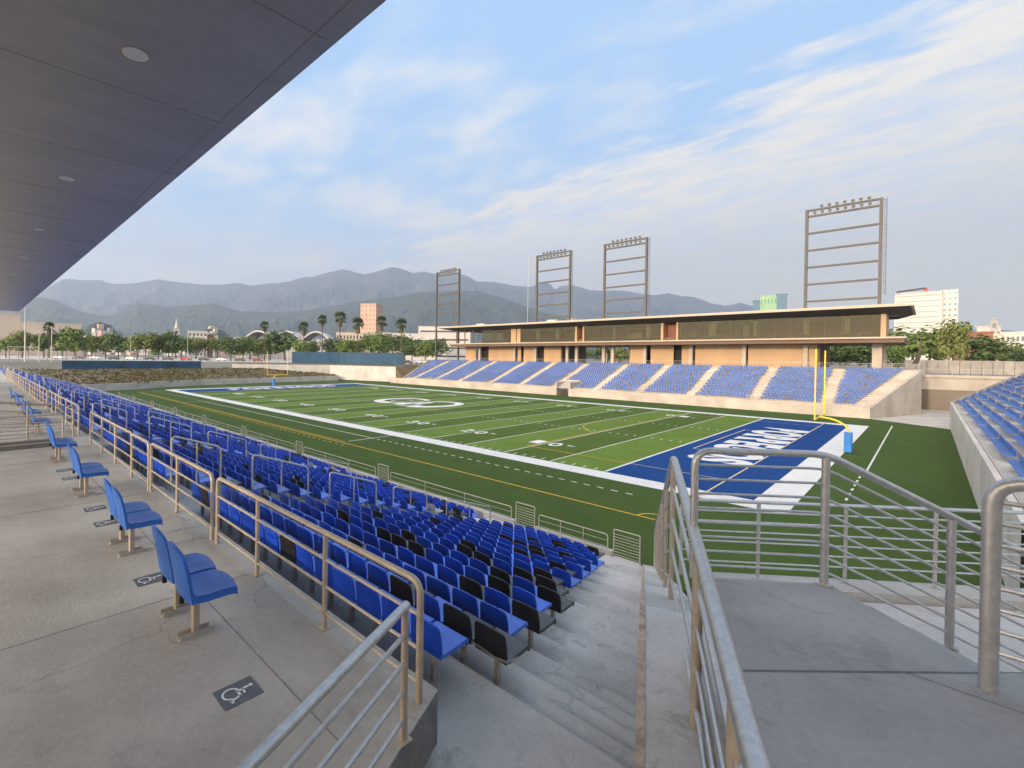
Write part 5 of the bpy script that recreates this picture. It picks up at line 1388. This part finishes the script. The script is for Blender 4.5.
m = MB(); m.obox(nv*15, dv, nv, Lh/2-1, 12, 0, hA-1.6); m.build("walls", M['grey_wall'], root)
# right-hand side
rt3 = block(893, 940, 293, 330, 'white_wall', "apartment_tower", "broad white high-rise with rows of windows right of the press building", 22, 14, 7, 'grey_wall', strip_w=True)
rt4 = block(940.5, 957, 290.5, 322, 'white_wall', "apartment_tower", "narrow end wing of the white high-rise with a dark green window strip", 22, 14, 3, 'glass_blue', win_frac=.45)
pc_ = at(910, 290, D=335); m = MB(); m.tube([at(897, 292, D=335), at(927, 288, D=335)], .7, 6); cr0 = tag(empty("roof_crane", tuple(pc_)), "dark crane boom with a red cab lying on top of the white high-rise", "crane")
attach(m.build("boom", M['fence_dark']), cr0); m = MB(); q = at(926, 290, D=335); m.box(q[0]-1, q[0]+1, q[1]-1, q[1]+1, q[2]-2, q[2]+1.8); attach(m.build("cab", M['red']), cr0)
block(752, 758.5, 301, 420, 'glass_blue', "glass_building", "low blue glass block left of the green glass tower", 15)
block(759, 776, 296, 425, 'glass_green', "glass_building", "green reflecting glass tower above the press roof", 18, 6, 5, 'glass_blue', win_frac=.3)
block(775.5, 786, 294.5, 415, 'glass_blue', "glass_building", "dark blue glass tower right of the green one", 15)
block(1000, 1030, 333, 230, 'white_wall', "low_building", "white three-storey block at the right edge of the view", 20, 3, 6)
block(978, 1001, 335, 235, 'beige_wall', "low_building", "cream low block left of the white block at the right edge", 20, 3, 4)
block(976, 1000, 327, 300, 'white_wall', "low_building", "distant white building with balconies behind the cream block", 20, 4, 5, strip_w=True)
block(990, 997, 319.5, 290, 'grey_wall', "stair_tower", "dark grey stair tower standing on the distant white building", 8, 4, 1)
block(952, 992, 333, 215, 'brick', "brick_building", "low brick red building behind the dark tree", 20)
wall_pts = [(885, 128), (930, 132), (985, 134), (1060, 136)]
m = MB()
P = [at(u, 357, D=dd)[:2] for u, dd in wall_pts]
zwb = wl_[2]
for a, b in zip(P[:-1], P[1:]):
    d = (b-a)/np.linalg.norm(b-a); m.obox((a+b)/2, d, np.array([-d[1], d[0]]), np.linalg.norm(b-a)/2, .15, zwb-.5, zwb+3.4)
tag(m.build("boundary_wall", M['conc_warm']), "pale boundary wall behind the trees right of the press building", "wall")
fence2 = tag(empty("perimeter_fence", tuple(at(960, 360, D=112))), "thin dark post fence in front of the pale boundary wall at the right", "fence")
for k in range(13):
    p = at(905+k*11, 360, D=112); q = MB(); q.tube([(p[0], p[1], zwb), (p[0], p[1], zwb+3.0)], .05, 5); attach(q.build("post", M['fence_dark']), fence2)
# leaning trunk
p0, p1_ = at(915, 364, D=118), at(920, 350, D=118)
m = MB(); m.tube([p0, (p0+p1_)/2+np.array([.2, 0, 0]), p1_, at(921, 338, D=118)], [.5, .4, .25, .1], 8)
tag(m.build("leaning_trunk", M['bark'], smooth=True), "thick leaning bare tree trunk by the boundary wall", "tree trunk")

# parked cars
def car(p, rz, material, lab, group):
    root = empty("parked_car", (p[0], p[1], GZ+.02), rz); tag(root, lab, "car", group)
    m = MB(); prof = [(-2.1, .35), (2.15, .35), (2.2, .75), (1.1, .95), (.5, 1.42), (-1.1, 1.45), (-1.9, 1.0), (-2.15, .9)]
    k = len(prof)
    V = [(x, -.85 if z < 1.0 else -.7, z) for x, z in prof]+[(x, .85 if z < 1.0 else .7, z) for x, z in prof]
    m.add(V, [tuple(range(k)), tuple(range(k, 2*k))[::-1]]+[(i, k+i, k+(i+1) % k, (i+1) % k) for i in range(k)]); m.build("body", material, root, bevel=.05)
    m = MB(); m.box(-1.3, .6, -.76, .76, 1.02, 1.34); m.build("windows", M['window_dark'], root)
    for x in (-1.35, 1.35):
        for y in (-.86, .86):
            m = MB(); m.tube([(x, y-.1, .32), (x, y+.1, .32)], .32, 12); m.build("wheel", M['black_metal'], root)
rc = random.Random(4)
carlist = sorted([(60+k*18, rc.uniform(198, 206)) for k in range(12)]+[(408+k*5.5, 195+k*3) for k in range(12)]+[(300+k*9, 200) for k in range(10)])
nm_ = {'car_white': "white", 'car_dark': "dark blue", 'car_red': "red"}
cnt = 0
for u, D in carlist:
    mm = rc.choice(['car_white', 'car_white', 'car_dark', 'car_dark', 'car_red']); cnt += 1
    car(at(u, 357, D=D), rc.uniform(-.2, .2)+.9, M[mm], "small %s parked car, %s from the left in the far car park" % (nm_[mm], ordinal(cnt)), "cars in the far car park")

# far hillside and valley houses that read as one mass
hh = MB(); rh = random.Random(9)
for _ in range(4200):
    u = rh.uniform(60, 470); D = rh.uniform(700, 2600)
    hill = max(0, 1-((u-212)/26)**2)*72+max(0, 1-((u-100)/22)**2)*84
    p = at(u, 357, D=D)
    zb = GZ
    if 1100 < D < 1400: zb += hill*max(0, 1-abs(D-1250)/190)
    else: zb = GZ+max(0, D-950)*.055
    w, h = rh.uniform(4, 9), rh.uniform(3, 8); a = rh.uniform(0, 3.14)
    hh.mi = rh.choice([0, 0, 1, 2, 3, 4]); hh.obox(p[:2], np.array([math.cos(a), math.sin(a)]), np.array([-math.sin(a), math.cos(a)]), w, w*.7, zb-8, zb+h)
tag(hh.build("hillside_houses", [M['white_wall'], M['beige_wall'], M['grey_wall'], M['pink_wall'], M['leaf_b']]), kind="stuff")
m = MB(); q_ = [(at(u, 357, D=dd)[0], at(u, 357, D=dd)[1], z) for u, dd, z in ((-300, 950, GZ+.1), (700, 950, GZ+.1), (700, 3000, 118), (-300, 3000, 118))]; m.quad(*q_); structure(m.build("valley_slope", M['foothill']))
for (uc, wd, hgt) in ((212, 30, 72), (100, 26, 84)):
    c_ = at(uc, 357, D=1250); m = MB(); N = 24; R_ = wd/477*1250
    V = [(c_[0], c_[1], GZ+hgt)]
    for ring_, (q, hz_) in enumerate(((.35, .9), (.65, .58), (1.0, .15), (1.35, -.1))):
        for i in range(N): a = 2*math.pi*i/N; V.append((c_[0]+R_*q*math.cos(a), c_[1]+R_*q*math.sin(a), GZ+hgt*hz_))
    Fc = [(0, 1+i, 1+(i+1) % N) for i in range(N)]+[(1+k*N+i, 1+(k+1)*N+i, 1+(k+1)*N+(i+1) % N, 1+k*N+(i+1) % N) for k in range(3) for i in range(N)]
    m.add(V, Fc); structure(m.build("hill", M['foothill']))
